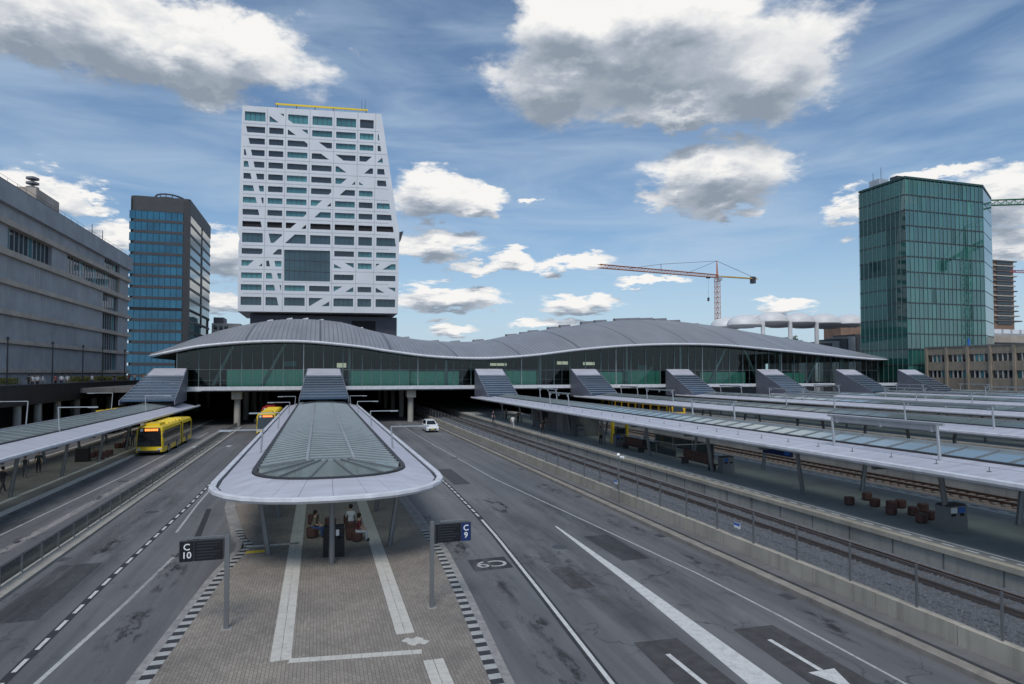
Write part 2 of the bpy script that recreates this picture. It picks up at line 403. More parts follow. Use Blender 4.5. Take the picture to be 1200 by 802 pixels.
mat('screen_line', (.025, .03, .037), .4, 0, 0)
mat('sign_white', (.80, .80, .80), .5, 0, 0)
mat('sign_blue', (.012, .03, .13), .35, 0, 0)
mat('sign_teal', (.05, .17, .20), .3, 0, .1)
mat('sign_bright_blue', (.03, .13, .5), .4, 0, 0)
mat('crane_orange', (.52, .20, .11), .55, 0, .12)
mat('crane_yellow', (.60, .36, .06), .5, 0, .1)
mat('crane_green', (.05, .22, .10), .5, 0, .1)
mat('crane_red', (.50, .10, .12), .5, 0, .1)
mat('bubble_roof', (.66, .66, .67), .45, 0, .06)
mat('bark', (.06, .045, .035), .9)
mat('hedge_leaf', (.14, .14, .035), .7, 0, .45, 3)
mat('leaf_green', (.05, .09, .03), .7, 0, .45, 1)
mat('brick_far', (.24, .15, .105), .8, 0, .25, .4)
mat('ground_mat', (.10, .10, .10), .9)
mat('bellows', (.03, .03, .032), .85)
mat('tan_panel', (.42, .40, .36), .7)
SKIN = mat('skin', (.50, .31, .22), .55, 0, .05)
HAIR = mat('hair_dark', (.018, .013, .010), .6, 0, .2, 9)
SHOE = mat('shoe', (.02, .02, .02), .6)

# ------------------------------------------------------------------ builders
def wm(o):
    m = o.matrix_basis.copy()
    while o.parent is not None:
        o = o.parent; m = o.matrix_basis @ m
    return m
def tag(o, label=None, cat=None, group=None, kind=None):
    if label: o['label'] = label
    if cat: o['category'] = cat
    if group: o['group'] = group
    if kind: o['kind'] = kind
    return o
def empty(name, loc, rz=0, label=None, cat=None, group=None):
    o = bpy.data.objects.new(name, None); COL.objects.link(o)
    o.empty_display_size = .3; o.location = loc; o.rotation_euler = (0, 0, rz)
    return tag(o, label, cat, group)
def inst(name, mesh, parent=None, loc=(0, 0, 0), rz=0):
    o = bpy.data.objects.new(name, mesh); COL.objects.link(o); o.parent = parent
    o.location = loc; o.rotation_euler = (0, 0, rz); return o
def copy_tree(o, parent=None, loc=None, rz=None):
    c = o.copy(); COL.objects.link(c); c.parent = parent
    if loc is not None: c.location = loc
    if rz is not None: c.rotation_euler = (0, 0, rz)
    for ch in list(o.children): copy_tree(ch, c)
    return c

class MB:
    def __init__(s): s.v = []; s.f = []; s.m = []
    def face(s, pts, m=0):
        i = len(s.v); s.v += [tuple(p) for p in pts]; s.f.append(list(range(i, i + len(pts)))); s.m.append(m); return s
    def raw(s, vs, fs, m=0):
        i = len(s.v); s.v += [tuple(p) for p in vs]
        for f in fs: s.f.append([i + k for k in f]); s.m.append(m)
        return s
    def box(s, x0, x1, y0, y1, z0, z1, m=0):
        vs = [(x0, y0, z0), (x1, y0, z0), (x1, y1, z0), (x0, y1, z0), (x0, y0, z1), (x1, y0, z1), (x1, y1, z1), (x0, y1, z1)]
        return s.raw(vs, [(0, 3, 2, 1), (4, 5, 6, 7), (0, 1, 5, 4), (1, 2, 6, 5), (2, 3, 7, 6), (3, 0, 4, 7)], m)
    def hexa(s, b, t, m=0):
        """eight corners: b and t are four points each, same order, counter-clockwise from above"""
        return s.raw(list(b) + list(t), [(0, 3, 2, 1), (4, 5, 6, 7), (0, 1, 5, 4), (1, 2, 6, 5), (2, 3, 7, 6), (3, 0, 4, 7)], m)
    def bar(s, p, q, w, h, m=0):
        p, q = Vector(p), Vector(q); d = (q - p).normalized()
        up = Vector((0, 0, 1)) if abs(d.z) < .95 else Vector((0, 1, 0))
        x = d.cross(up).normalized() * (w / 2); y = x.cross(d).normalized() * (h / 2)
        return s.hexa([p - x - y, p + x - y, q + x - y, q - x - y], [p - x + y, p + x + y, q + x + y, q - x + y], m)
    def tube(s, p, q, r0, r1=None, n=8, m=0, cap=True):
        r1 = r0 if r1 is None else r1
        p, q = Vector(p), Vector(q); d = (q - p).normalized()
        up = Vector((0, 0, 1)) if abs(d.z) < .95 else Vector((1, 0, 0))
        x = d.cross(up).normalized(); y = x.cross(d).normalized()
        i = len(s.v)
        for c, r in ((p, r0), (q, r1)):
            for k in range(n):
                a = 2 * math.pi * k / n; s.v.append(tuple(c + x * (r * math.cos(a)) + y * (r * math.sin(a))))
        for k in range(n):
            s.f.append([i + k, i + n + k, i + n + (k + 1) % n, i + (k + 1) % n]); s.m.append(m)
        if cap:
            s.f.append([i + k for k in range(n)]); s.m.append(m)
            s.f.append([i + n + k for k in reversed(range(n))]); s.m.append(m)
        return s
    def prism(s, poly, fn, a, b, m=0, mcap=None):
        """poly: 2-D points; fn(p, t) -> 3-D point; extruded from t=a to t=b"""
        n = len(poly); i = len(s.v)
        s.v += [tuple(fn(p, a)) for p in poly] + [tuple(fn(p, b)) for p in poly]
        mc = m if mcap is None else mcap
        s.f.append([i + k for k in range(n)]); s.m.append(mc)
        s.f.append([i + n + k for k in reversed(range(n))]); s.m.append(mc)
        for k in range(n):
            s.f.append([i + k, i + n + k, i + n + (k + 1) % n, i + (k + 1) % n]); s.m.append(m)
        return s
    def lathe(s, prof, c=(0, 0, 0), n=12, m=0):
        i = len(s.v)
        for r, z in prof:
            for k in range(n):
                a = 2 * math.pi * k / n; s.v.append((c[0] + r * math.cos(a), c[1] + r * math.sin(a), c[2] + z))
        for j in range(len(prof) - 1):
            for k in range(n):
                s.f.append([i + j * n + k, i + j * n + (k + 1) % n, i + (j + 1) * n + (k + 1) % n, i + (j + 1) * n + k]); s.m.append(m)
        s.f.append([i + k for k in reversed(range(n))]); s.m.append(m)
        t = i + (len(prof) - 1) * n
        s.f.append([t + k for k in range(n)]); s.m.append(m)
        return s
    def sweep(s, path, prof, m=0, closed_prof=True):
        """path in plan [(x,y,z)], profile [(out, up)], out = to the right-hand side of travel"""
        n = len(path); k = len(prof); i = len(s.v)
        P = [Vector(p) for p in path]
        for a in range(n):
            t = (P[min(a + 1, n - 1)] - P[max(a - 1, 0)]); t.z = 0; t.normalize()
            o = Vector((t.y, -t.x, 0))
            for (du, dz) in prof: s.v.append(tuple(P[a] + o * du + Vector((0, 0, dz))))
        kk = k if closed_prof else k - 1
        for a in range(n - 1):
            for b in range(kk):
                s.f.append([i + a * k + b, i + (a + 1) * k + b, i + (a + 1) * k + (b + 1) % k, i + a * k + (b + 1) % k]); s.m.append(m)
        if closed_prof:
            s.f.append([i + b for b in range(k)]); s.m.append(m)
            s.f.append([i + (n - 1) * k + b for b in reversed(range(k))]); s.m.append(m)
        return s
    def mesh(s, name, mats):
        me = bpy.data.meshes.new(name); me.from_pydata(s.v, [], s.f)
        for x in (mats if isinstance(mats, (list, tuple)) else [mats]): me.materials.append(MATS[x] if isinstance(x, str) else x)
        me.polygons.foreach_set('material_index', s.m)
        bm = bmesh.new(); bm.from_mesh(me); bmesh.ops.recalc_face_normals(bm, faces=bm.faces); bm.to_mesh(me); bm.free()
        me.update(); return me
    def build(s, name, mats, parent=None, local=False, smooth=False):
        """vertices are world coordinates unless local"""
        if parent is not None and not local:
            inv = wm(parent).inverted(); s.v = [tuple(inv @ Vector(p)) for p in s.v]
        me = s.mesh(name, mats)
        if smooth: me.polygons.foreach_set('use_smooth', [True] * len(me.polygons))
        o = bpy.data.objects.new(name, me); COL.objects.link(o)
        if parent is not None: o.parent = parent
        return o

def poly_area(p): return sum(p[i][0] * p[(i + 1) % len(p)][1] - p[(i + 1) % len(p)][0] * p[i][1] for i in range(len(p))) / 2
def inside(pt, poly):
    c = False; x, y = pt
    for i in range(len(poly)):
        (x0, y0), (x1, y1) = poly[i], poly[i - 1]
        if (y0 > y) != (y1 > y) and x < (x1 - x0) * (y - y0) / (y1 - y0) + x0: c = not c
    return c
def clip_half(poly, a, b, c):
    """part of poly with a x + b y <= c"""
    out = []
    for i in range(len(poly)):
        p, q = poly[i], poly[(i + 1) % len(poly)]
        dp, dq = a * p[0] + b * p[1] - c, a * q[0] + b * q[1] - c
        if dp <= 0: out.append(p)
        if (dp < 0 < dq) or (dq < 0 < dp):
            t = dp / (dp - dq); out.append((p[0] + t * (q[0] - p[0]), p[1] + t * (q[1] - p[1])))
    return out
def plate_with_holes(outer, holes, fn, d0, d1, mb, m=0, mr=0):
    """face sheet at depth d0 with openings whose reveals run back to d1; fn((a,b),d) -> 3-D"""
    pts = [Vector(p) for p in outer]; edges = [(i, (i + 1) % len(outer)) for i in range(len(outer))]
    for h in holes:
        k = len(pts); pts += [Vector(p) for p in h]; edges += [(k + i, k + (i + 1) % len(h)) for i in range(len(h))]
    vs, es, fs, *_ = geometry.delaunay_2d_cdt(pts, edges, [], 0, 1e-5)
    keep = []
    for f in fs:
        c = (sum(vs[i].x for i in f) / len(f), sum(vs[i].y for i in f) / len(f))
        if inside(c, outer) and not any(inside(c, h) for h in holes): keep.append(tuple(f))
    mb.raw([fn((v.x, v.y), d0) for v in vs], keep, m)
    for h in holes:
        for i in range(len(h)):
            p, q = h[i], h[(i + 1) % len(h)]
            mb.face([fn(p, d0), fn(q, d0), fn(q, d1), fn(p, d1)], mr)

def text_mesh(txt, size, name, material, extr=.01, bold=0.0):
    cu = bpy.data.curves.new(name, 'FONT'); cu.body = txt; cu.size = size; cu.extrude = extr; cu.offset = bold
    cu.align_x = 'CENTER'; cu.align_y = 'CENTER'; cu.resolution_u = 3
    o = bpy.data.objects.new(name, cu); COL.objects.link(o)
    dg = bpy.context.evaluated_depsgraph_get()
    me = bpy.data.meshes.new_from_object(o.evaluated_get(dg)); bpy.data.objects.remove(o)
    me.materials.clear(); me.materials.append(MATS[material]); return me

# ================================================================== SETTING
YH = 112.0                       # front glass of the station hall
MB().box(-1500, 1500, -300, 2600, -.6, -.3).build('ground', 'ground_mat')['kind'] = 'structure'
road = MB().box(-36, 18.6, -40, 205, -.3, 0).build('road', 'asphalt'); road['kind'] = 'structure'

def strip(pts, w, z, mb, m=0):
    """flat painted strip along plan points"""
    L_, Rr = [], []
    P = [Vector((*p, 0)) for p in pts]
    ws = w if isinstance(w, (list, tuple)) else [w] * len(P)
    for i in range(len(P)):
        t = (P[min(i + 1, len(P) - 1)] - P[max(i - 1, 0)]).normalized(); o = Vector((-t.y, t.x, 0)) * (ws[i] / 2)
        L_.append(P[i] + o); Rr.append(P[i] - o)
    for i in range(len(P) - 1):
        mb.face([(Rr[i].x, Rr[i].y, z), (Rr[i + 1].x, Rr[i + 1].y, z), (L_[i + 1].x, L_[i + 1].y, z), (L_[i].x, L_[i].y, z)], m)
    return mb
def lerp_path(pts, y):
    for (x0, y0), (x1, y1) in zip(pts, pts[1:]):
        if y0 <= y <= y1: return x0 + (x1 - x0) * (y - y0) / (y1 - y0)
    return pts[0][0] if y < pts[0][1] else pts[-1][0]
def curve_pts(pts, y0, y1, n): return [(lerp_path(pts, y0 + (y1 - y0) * i / n), y0 + (y1 - y0) * i / n) for i in range(n + 1)]

# road markings, each one a painted sheet on the road
LD = [(-8.3, 0), (-8.2, 30), (-7.9, 46), (-7.9, 120)]
strip(curve_pts(LD, 10, 90, 20), .28, .004, MB()).build('marking_border', 'tar', road)
dash = strip([(0, -.45), (0, .45)], .125, 0, MB()).mesh('lane_dash', 'bright_paint')
for i in range(46):
    y = 17.5 + i * 1.55; inst('lane_dash', dash, road, (lerp_path(LD, y), y, .008))
RD = [(7.0, 5), (7.7, 15.9), (8.3, 24), (8.85, 32), (9.15, 38), (9.4, 47.6), (9.4, 120)]
strip(curve_pts(RD, 6, 75, 40), .36, .004, MB()).build('marking_border', 'tar', road)
for k in range(34):
    y = 37.5 + k * 1.25; inst('lane_dash', dash, road, (lerp_path(RD, y), y, .008))
strip([(x + .02, y) for x, y in curve_pts(RD, 6, 36.2, 24)], .14, .008, MB()).build('lane_line', 'bright_paint', road)
strip([(-7.9, 14), (-7.35, 20.5), (-6.75, 27), (-6.35, 33)], .15, .0045, MB()).build('lane_line', 'white_paint', road)
strip([(-7.2, 38), (-7.45, 46), (-7.5, 54)], .12, .0045, MB()).build('lane_line', 'white_paint', road)
strip([(-6.2, 33), (-5.9, 36), (-6.5, 44)], .3, .0041, MB()).build('tar_seam', 'tar', road)
strip([(14.9, 7), (15.4, 13), (15.5, 19), (15.4, 24), (14.7, 34), (13.5, 50), (12.9, 80), (12.7, 108)], .095, .0045, MB()).build('lane_line', 'white_paint', road)
strip([(11.1, 10), (11.72, 14.8), (12.2, 23), (12.62, 33.5)], [1.15, .9, .5, .12], .0045, MB()).build('gore_stripe', 'bright_paint', road)
strip([(-16.3, 26), (-15.3, 60), (-15.0, 100)], .12, .0045, MB()).build('lane_line', 'white_paint', road)
strip([(-14.6, 24), (-13.9, 60), (-13.8, 104)], .5, .004, MB()).build('rut_patch', 'kerb_grey', road)
def arrow(x, y, patch, head):
    strip([(x + .15, y + 1.3), (x - .05, y - 3.2)], [patch, patch * 1.15], .0042, MB()).build('arrow_patch', 'tar_soft', road)
    mb = MB(); strip([(x, y + .3), (x, y - 1.9)], .16, .0085, mb)
    mb.face([(x - head, y - 1.91, .0085), (x, y - 3.2, .0085), (x + head, y - 1.91, .0085)])
    mb.build('road_arrow', 'bright_paint', road)
arrow(10.15, 17.1, 1.5, .42); arrow(13.8, 17.1, 1.5, .45)
MB().face([(6.45, 26.9, .0042), (8.2, 27.0, .0042), (8.25, 28.7, .0042), (6.5, 28.6, .0042)]).build('number_patch', 'tar', road)
for ch, dx in (('C', .36), ('9', -.36)):
    o = inst('painted_letter', text_mesh(ch, 1.25, 'painted_letter', 'white_paint', .001, .012), road, (7.35 + dx, 27.8, .0095), math.pi)
blotch('oil_blotch', (.022, .022, .024), .50, .60, .8); blotch('dust_blotch', (.22, .22, .225), .42, .72, .75, (1, .12, 1), 1.3); blotch('dirt_blotch', (.035, .035, .037), .40, .70, .42, (1, .2, 1), .8)
def patch(name, m, x0, x1, y0, y1, z): MB().face([(x0, y0, z), (x1, y0, z), (x1, y1, z), (x0, y1, z)]).build(name, m, road)
for k, (x, y, w, l) in enumerate([(6.9, 24.5, 1.3, 4), (7.0, 21, 1.4, 4.5), (6.7, 17.5, 1.4, 4), (6.6, 31, 1.2, 4), (16.4, 33, 1.5, 8), (16.5, 24, 1.5, 6), (16.3, 45, 1.4, 9), (16.6, 17.5, 1.2, 4), (-6.0, 24, 1.5, 5), (-6.0, 30, 1.4, 5), (-9.8, 36, 1.0, 5), (-14.5, 50, 1.2, 7), (-14.3, 38, 1.2, 7), (11.0, 40, 1.2, 6), (-6.1, 18, 1.4, 4)]):
    patch('oil_stain', 'oil_blotch', x - w / 2, x + w / 2, y - l / 2, y + l / 2, .0104 + .0004 * k)
for k, (x0, x1, y0, y1) in enumerate([(5.3, 7.9, 13, 36), (-7.0, -4.6, 16, 36), (15.2, 17.4, 8, 64), (-11.3, -9.9, 14, 70), (-15.6, -12.8, 25, 75)]):
    patch('dust_patch', 'dust_blotch', x0, x1, y0, y1, .0170 + .0005 * k)
for k, (x0, x1, y0, y1) in enumerate([(8.6, 12.2, 14, 44), (12.4, 15.2, 12, 50), (-11.0, -8.4, 14, 60), (-17.8, -15.6, 24, 70)]):
    patch('tyre_track', 'dirt_blotch', x0, x1, y0, y1, .0020 + .0004 * k)
for (u, v) in [(228, 524), (268, 523), (980, 668), (160, 572)]:
    p = on_z(u, v, 0); mb = MB()
    strip([(p.x, p.y - .8), (p.x, p.y + .8)], .5, .0047, mb).build('worn_mark', 'white_paint', road)

mat('asphalt_patch', (.062, .063, .067), .85, 0, .3, 6, .5); mat('asphalt_pale', (.15, .15, .152), .85, 0, .25, 5, .5)
for k, (x0, x1, y0, y1, m) in enumerate([(9.9, 11.2, 48, 56, 'asphalt_patch'), (13.2, 14.6, 26.5, 31, 'asphalt_patch'), (-10.9, -9.2, 26, 33, 'asphalt_patch'), (-10.6, -9.3, 52, 58, 'asphalt_pale'), (6.0, 8.4, 50, 62, 'asphalt_pale'), (-17.3, -15.8, 44, 52, 'asphalt_pale'), (9.6, 10.6, 23.6, 26.4, 'asphalt_pale')]):
    patch('repair_patch', m, x0, x1, y0, y1, .0014 + .0001 * k)
for x, y in [(-11.0, 34), (-11.0, 52), (17.1, 20.5), (17.1, 30), (17.1, 41), (17.1, 54), (5.75 + .45, 38), (-5.75 - .25, 50), (6.15, 21), (-17.6, 58), (-17.6, 46)]:
    dg_ = MB().box(x - .2, x + .2, y - .3, y + .3, .001, .012).build('drain_grate', 'steel_dark', road)
for x, y in [(11.3, 29.5), (-9.7, 44), (13.0, 63), (-14.6, 57)]:
    MB().lathe([(.36, 0), (.36, .012), (.02, .013)], (x, y, .001), 20).build('manhole_cover', 'steel_dark', road)
# bus island with pavers
LEFT = [(-5.3, 4), (-5.1, 16), (-4.9, 19.8), (-4.25, 29), (-3.6, 33.8), (-4.1, 35), (-5.65, 44), (-5.4, 56), (-5.2, 130)]
RIGHT = [(4.4, 4), (5.0, 14), (5.1, 16.7), (5.6, 24), (5.9, 30), (5.8, 40), (5.7, 46), (5.7, 130)]
PZ = .15
def plan_poly(mb, left, right, y0, y1, z0, z1, n=60):
    ys = [y0 + (y1 - y0) * i / n for i in range(n + 1)]
    for a, b in zip(ys, ys[1:]):
        la, lb, ra, rb = lerp_path(left, a), lerp_path(left, b), lerp_path(right, a), lerp_path(right, b)
        mb.hexa([(la, a, z0), (ra, a, z0), (rb, b, z0), (lb, b, z0)], [(la, a, z1), (ra, a, z1), (rb, b, z1), (lb, b, z1)])
    return mb
def inset(path, d): return [(x + d, y) for x, y in path]
isl = plan_poly(MB(), inset(LEFT, .62), inset(RIGHT, -.62), 4, 125, -.2, PZ).build('bus_island', 'pavers'); isl['kind'] = 'structure'
for path, s in ((LEFT, 1), (RIGHT, -1)):
    a = [(x, y) for x, y in path]; b = inset(path, .26 * s)
    mb = plan_poly(MB(), a if s > 0 else b, b if s > 0 else a, 4, 125, -.2, PZ + .004, 80)
    mb.build('kerb_stone', 'kerb_grey', isl)
    y = 12.0; k = 0
    while y < (37 if s > 0 else 34):
        x0 = lerp_path(path, y) + .262 * s; x1 = lerp_path(path, y + .285) + .262 * s
        q = [(x0, y), (x0 + .355 * s, y), (x1 + .355 * s, y + .285), (x1, y + .285)]
        if s < 0: q = q[::-1]
        MB().hexa([(*p, -.1) for p in q], [(*p, PZ + .002 + .004 * (k % 2)) for p in q]).build('kerb_block', 'kerb_white' if k % 2 else 'black_paint', isl)
        y += .3; k += 1
    a = inset(path, .262 * s); b = inset(path, .618 * s)
    plan_poly(MB(), a if s > 0 else b, b if s > 0 else a, y, 125, -.2, PZ - .004, 60).build('kerb_edge', 'kerb_grey', isl)
tile = MB().box(-.142, .142, -.142, .142, 0, .008).mesh('guide_tile', 'tile_white')
def guide(x, y0, y1):
    y = y0
    while y < min(y1, 27):
        for dx in (-.15, .15): inst('guide_tile', tile, isl, (x + dx + random.uniform(-.004, .004), y, PZ + random.uniform(-.001, .001)))
        y += .3
    if y1 > 27:
        mb = MB()
        while y < y1:
            for dx in (-.15, .15): mb.box(x + dx - .146, x + dx + .146, y - .146, y + .146, PZ, PZ + .008)
            y += .3
        mb.build('guide_strip', 'tile_white', isl)['kind'] = 'stuff'
guide(-1.0, 20.1, 80); guide(2.72, 21.0, 80); guide(3.25, 12, 18.7)
for i in range(13):
    f = i / 12; inst('guide_tile', tile, isl, (-.62 + 3.5 * f, 19.85 - .45 * f, PZ), math.atan2(-.45, 3.5))
for dx in (0, .3): inst('guide_tile', tile, isl, (2.72 + dx, 20.3, PZ), R(45)); inst('guide_tile', tile, isl, (2.87 + dx, 20.05, PZ), R(45))
for i in range(8): inst('guide_tile', tile, isl, (-2.2 + .3 * i - .9, 33.3, PZ))
MB().box(-3.2, -2.35, 32.1, 32.5, PZ, PZ + .006).build('yellow_tile', 'yellow_paint', isl)

# left bus platform with its own road behind
pl = MB().box(-26.0, -18.2, 10, 125, -.2, PZ).build('bus_platform', 'pavers'); pl['kind'] = 'structure'
MB().box(-18.2, -17.9, 10, 125, -.2, PZ + .004).build('kerb_stone', 'tile_white', pl)
MB().box(-26.3, -26.0, 10, 125, -.2, PZ + .004).build('kerb_stone', 'tile_white', pl)
mb = MB()
for k in range(250): mb.box(-19.6, -19.3, 30 + k * .31, 30.29 + k * .31, PZ, PZ + .007)
mb.build('guide_strip', 'tile_white', pl)['kind'] = 'stuff'

# median with railing
med = MB().box(-12.7, -11.3, -10, 107, -.2, .11).build('median_strip', 'concrete'); med['kind'] = 'structure'
fr = empty('median_railing', (-11.9, 50, .11), 0, 'low glazed railing with grey posts along the concrete road median', 'railing')
post = MB().box(-.025, .025, -.025, .025, -.05, .8).mesh('post', 'steel_grey')
pan = MB().box(-.008, .008, .06, 1.94, .08, .75).mesh('pane', 'rail_glass')
for k in range(50):
    y = -44 + k * 2; inst('post', post, fr, (0, y, 0)); inst('pane', pan, fr, (0, y, 0))
MB().box(-.025, .025, -44, 56, .8, .84).build('top_rail', 'steel_grey', fr, local=True)

# wall, kerb and fence between the bus road and the tracks
kw = MB().box(17.5, 17.95, -10, 130, -.2, .16).build('road_kerb', 'kerb_brown'); kw['kind'] = 'structure'
rw = empty('retaining_wall', (18.85, 50, 0), 0, 'low pale concrete panel wall below the mesh fence beside the tracks', 'wall')
seg = MB().box(-.15, .15, .012, 2.988, -.3, .8).mesh('panel', 'concrete_warm')
for k in range(46): inst('panel', seg, rw, (random.uniform(-.012, .012), -50 + 3 * k, random.uniform(-.012, .012)))
MB().box(-.8, -.16, -60, 80, -.2, .2).build('wall_footing', 'concrete_dark', rw, local=True)
fe = empty('mesh_fence', (18.85, 50, .8), 0, 'grey wire mesh fence with thin posts on the pale wall', 'fence')
mesh_wire('wire_mesh', (.20, .21, .22))
post = MB().box(-.03, .03, -.03, .03, -.2, 1.4).mesh('post', 'steel_grey')
pan = MB().face([(0, .03, .05), (0, 2.72, .05), (0, 2.72, 1.34), (0, .03, 1.34)]).mesh('mesh_panel', 'wire_mesh')
for k in range(50):
    y = -50 + 2.75 * k; inst('post', post, fe, (0, y, 0)); inst('mesh_panel', pan, fe, (0, y, 0))
MB().tube((0, -50, 1.37), (0, 87, 1.37), .012, n=6).build('top_wire', 'steel_grey', fe, local=True)
for k, (u, v) in enumerate([(722, 565), (864, 616)]):
    p = on_x(u, v, 18.78); s = empty('fence_sign', p, 0, ('small blue and white notice on the mesh fence beside the camera pole' if k == 0 else 'small blue and white notice on the mesh fence facing the road arrows'), 'sign')
    MB().box(-.02, 0, -.22, .22, -.12, .12).build('sign_plate', 'sign_white', s, local=True)
    MB().box(-.026, -.02, -.22, .22, .0, .12).build('sign_header', 'sign_bright_blue', s, local=True)
p = on_z(727, 592, .1); cp = empty('camera_pole', (18.3, p.y, .1), 0, 'slim grey pole with two white cameras beside the mesh fence', 'pole')
MB().tube((0, 0, 0), (0, 0, 3.1), .05, .04).build('pole', 'steel_grey', cp, local=True)
for s in (-1, 1): MB().tube((0, .05 * s, 3.0), (.18 * s, -.3, 3.15 - .1 * s), .075, .095, 8).build('camera', 'sign_white', cp, local=True)

# tracks
def track(xc, y0=-15, y1=200, fine=False, name_mat='ballast_brown'):
    t = MB().box(xc - 1.9, xc + 1.9, y0, y1, -.3, .55).build('track_bed', name_mat); t['kind'] = 'structure'
    for s in (-.72, .72):
        r = MB().box(xc + s - .075, xc + s + .075, y0, y1, .6, .64).box(xc + s - .018, xc + s + .018, y0, y1, .64, .74)
        r.box(xc + s - .04, xc + s + .04, y0, y1, .74, .775).build('rail', 'rail_rust', t)
    sl = MB().box(-1.25, 1.25, -.13, .13, 0, .13).mesh('sleeper', 'sleeper')
    if fine:
        for k in range(110): inst('sleeper', sl, t, (xc, 8 + .65 * k, .44))
        a = 8 + .65 * 110
    else: a = 10
    mb = MB()
    while a < 112: mb.box(xc - 1.25, xc + 1.25, a - .13, a + .13, .5, .63); a += .65
    o = mb.build('sleeper_row', 'sleeper', t); o['kind'] = 'stuff'
    return t
TR = [21.9, 36.3, 40.2, 55.2, 58.9, 75.4, 79.2, 96.0, 99.8]
bed = MB().box(19.0, 24.0, -15, 200, -.3, .5).build('ballast_bed', 'ballast'); bed['kind'] = 'structure'
track(22.55, fine=True, name_mat='ballast')
for x in TR[1:]: track(x)
mb = MB(); rs = random.Random(3)
for k in range(16000):
    y = 9 + 60 * rs.random() ** 1.7; x = 19.02 + 4.9 * rs.random(); r = rs.uniform(.035, .075)
    if abs(abs(x - 22.55) - .72) < .1: continue
    z = .52 if abs(x - 22.55) > 1.9 else .555
    a = rs.random() * 6.28; c, s_ = math.cos(a) * r, math.sin(a) * r
    mb.raw([(x + c, y + s_, z), (x - s_, y + c, z), (x - c, y - s_, z), (x + s_, y - c, z), (x + r * .3, y - r * .2, z + r * 1.2)], [(0, 1, 4), (1, 2, 4), (2, 3, 4), (3, 0, 4)])
mb.build('gravel', 'ballast')['kind'] = 'stuff'

# train platforms
TP = [29.2, 47.6, 67.6, 88.5, 108.5, 125.5]
TZ = 1.4
for i, xc in enumerate(TP):
    p = MB().box(xc - 4.7, xc + 4.7, -15, 200, -.3, TZ).build('train_platform', 'deck_grey'); p['kind'] = 'structure'
    for s in (-1, 1):
        e = xc + s * 5.0
        MB().box(min(e, e - s * .35), max(e, e - s * .35), -15, 200, TZ - .2, TZ + .012).build('platform_coping', 'concrete_warm', p)
        MB().box(min(e - s * .12, e - s * .3), max(e - s * .12, e - s * .3), -15, 200, -.3, TZ - .2).build('platform_wall', 'concrete', p)
        strip([(e - s * 1.05, -15), (e - s * 1.05, 115)], .16, TZ + .004, MB()).build('safety_line', 'line_white', p)
        if i < 2:
            mb = MB()
            for k in range(110): strip([(e - s * .68, 5 + k), (e - s * .68, 5.55 + k)], .14, TZ + .004, mb)
            mb.build('safety_dashes', 'line_white', p)['kind'] = 'stuff'
    if i == 0:
        for k in range(40):      # joints show on the wall facing the road
            MB().box(xc - 4.905, xc - 4.875, 8 + k * 2.4, 8.05 + k * 2.4, .1, TZ - .2).build('wall_joint', 'concrete_dark', p)

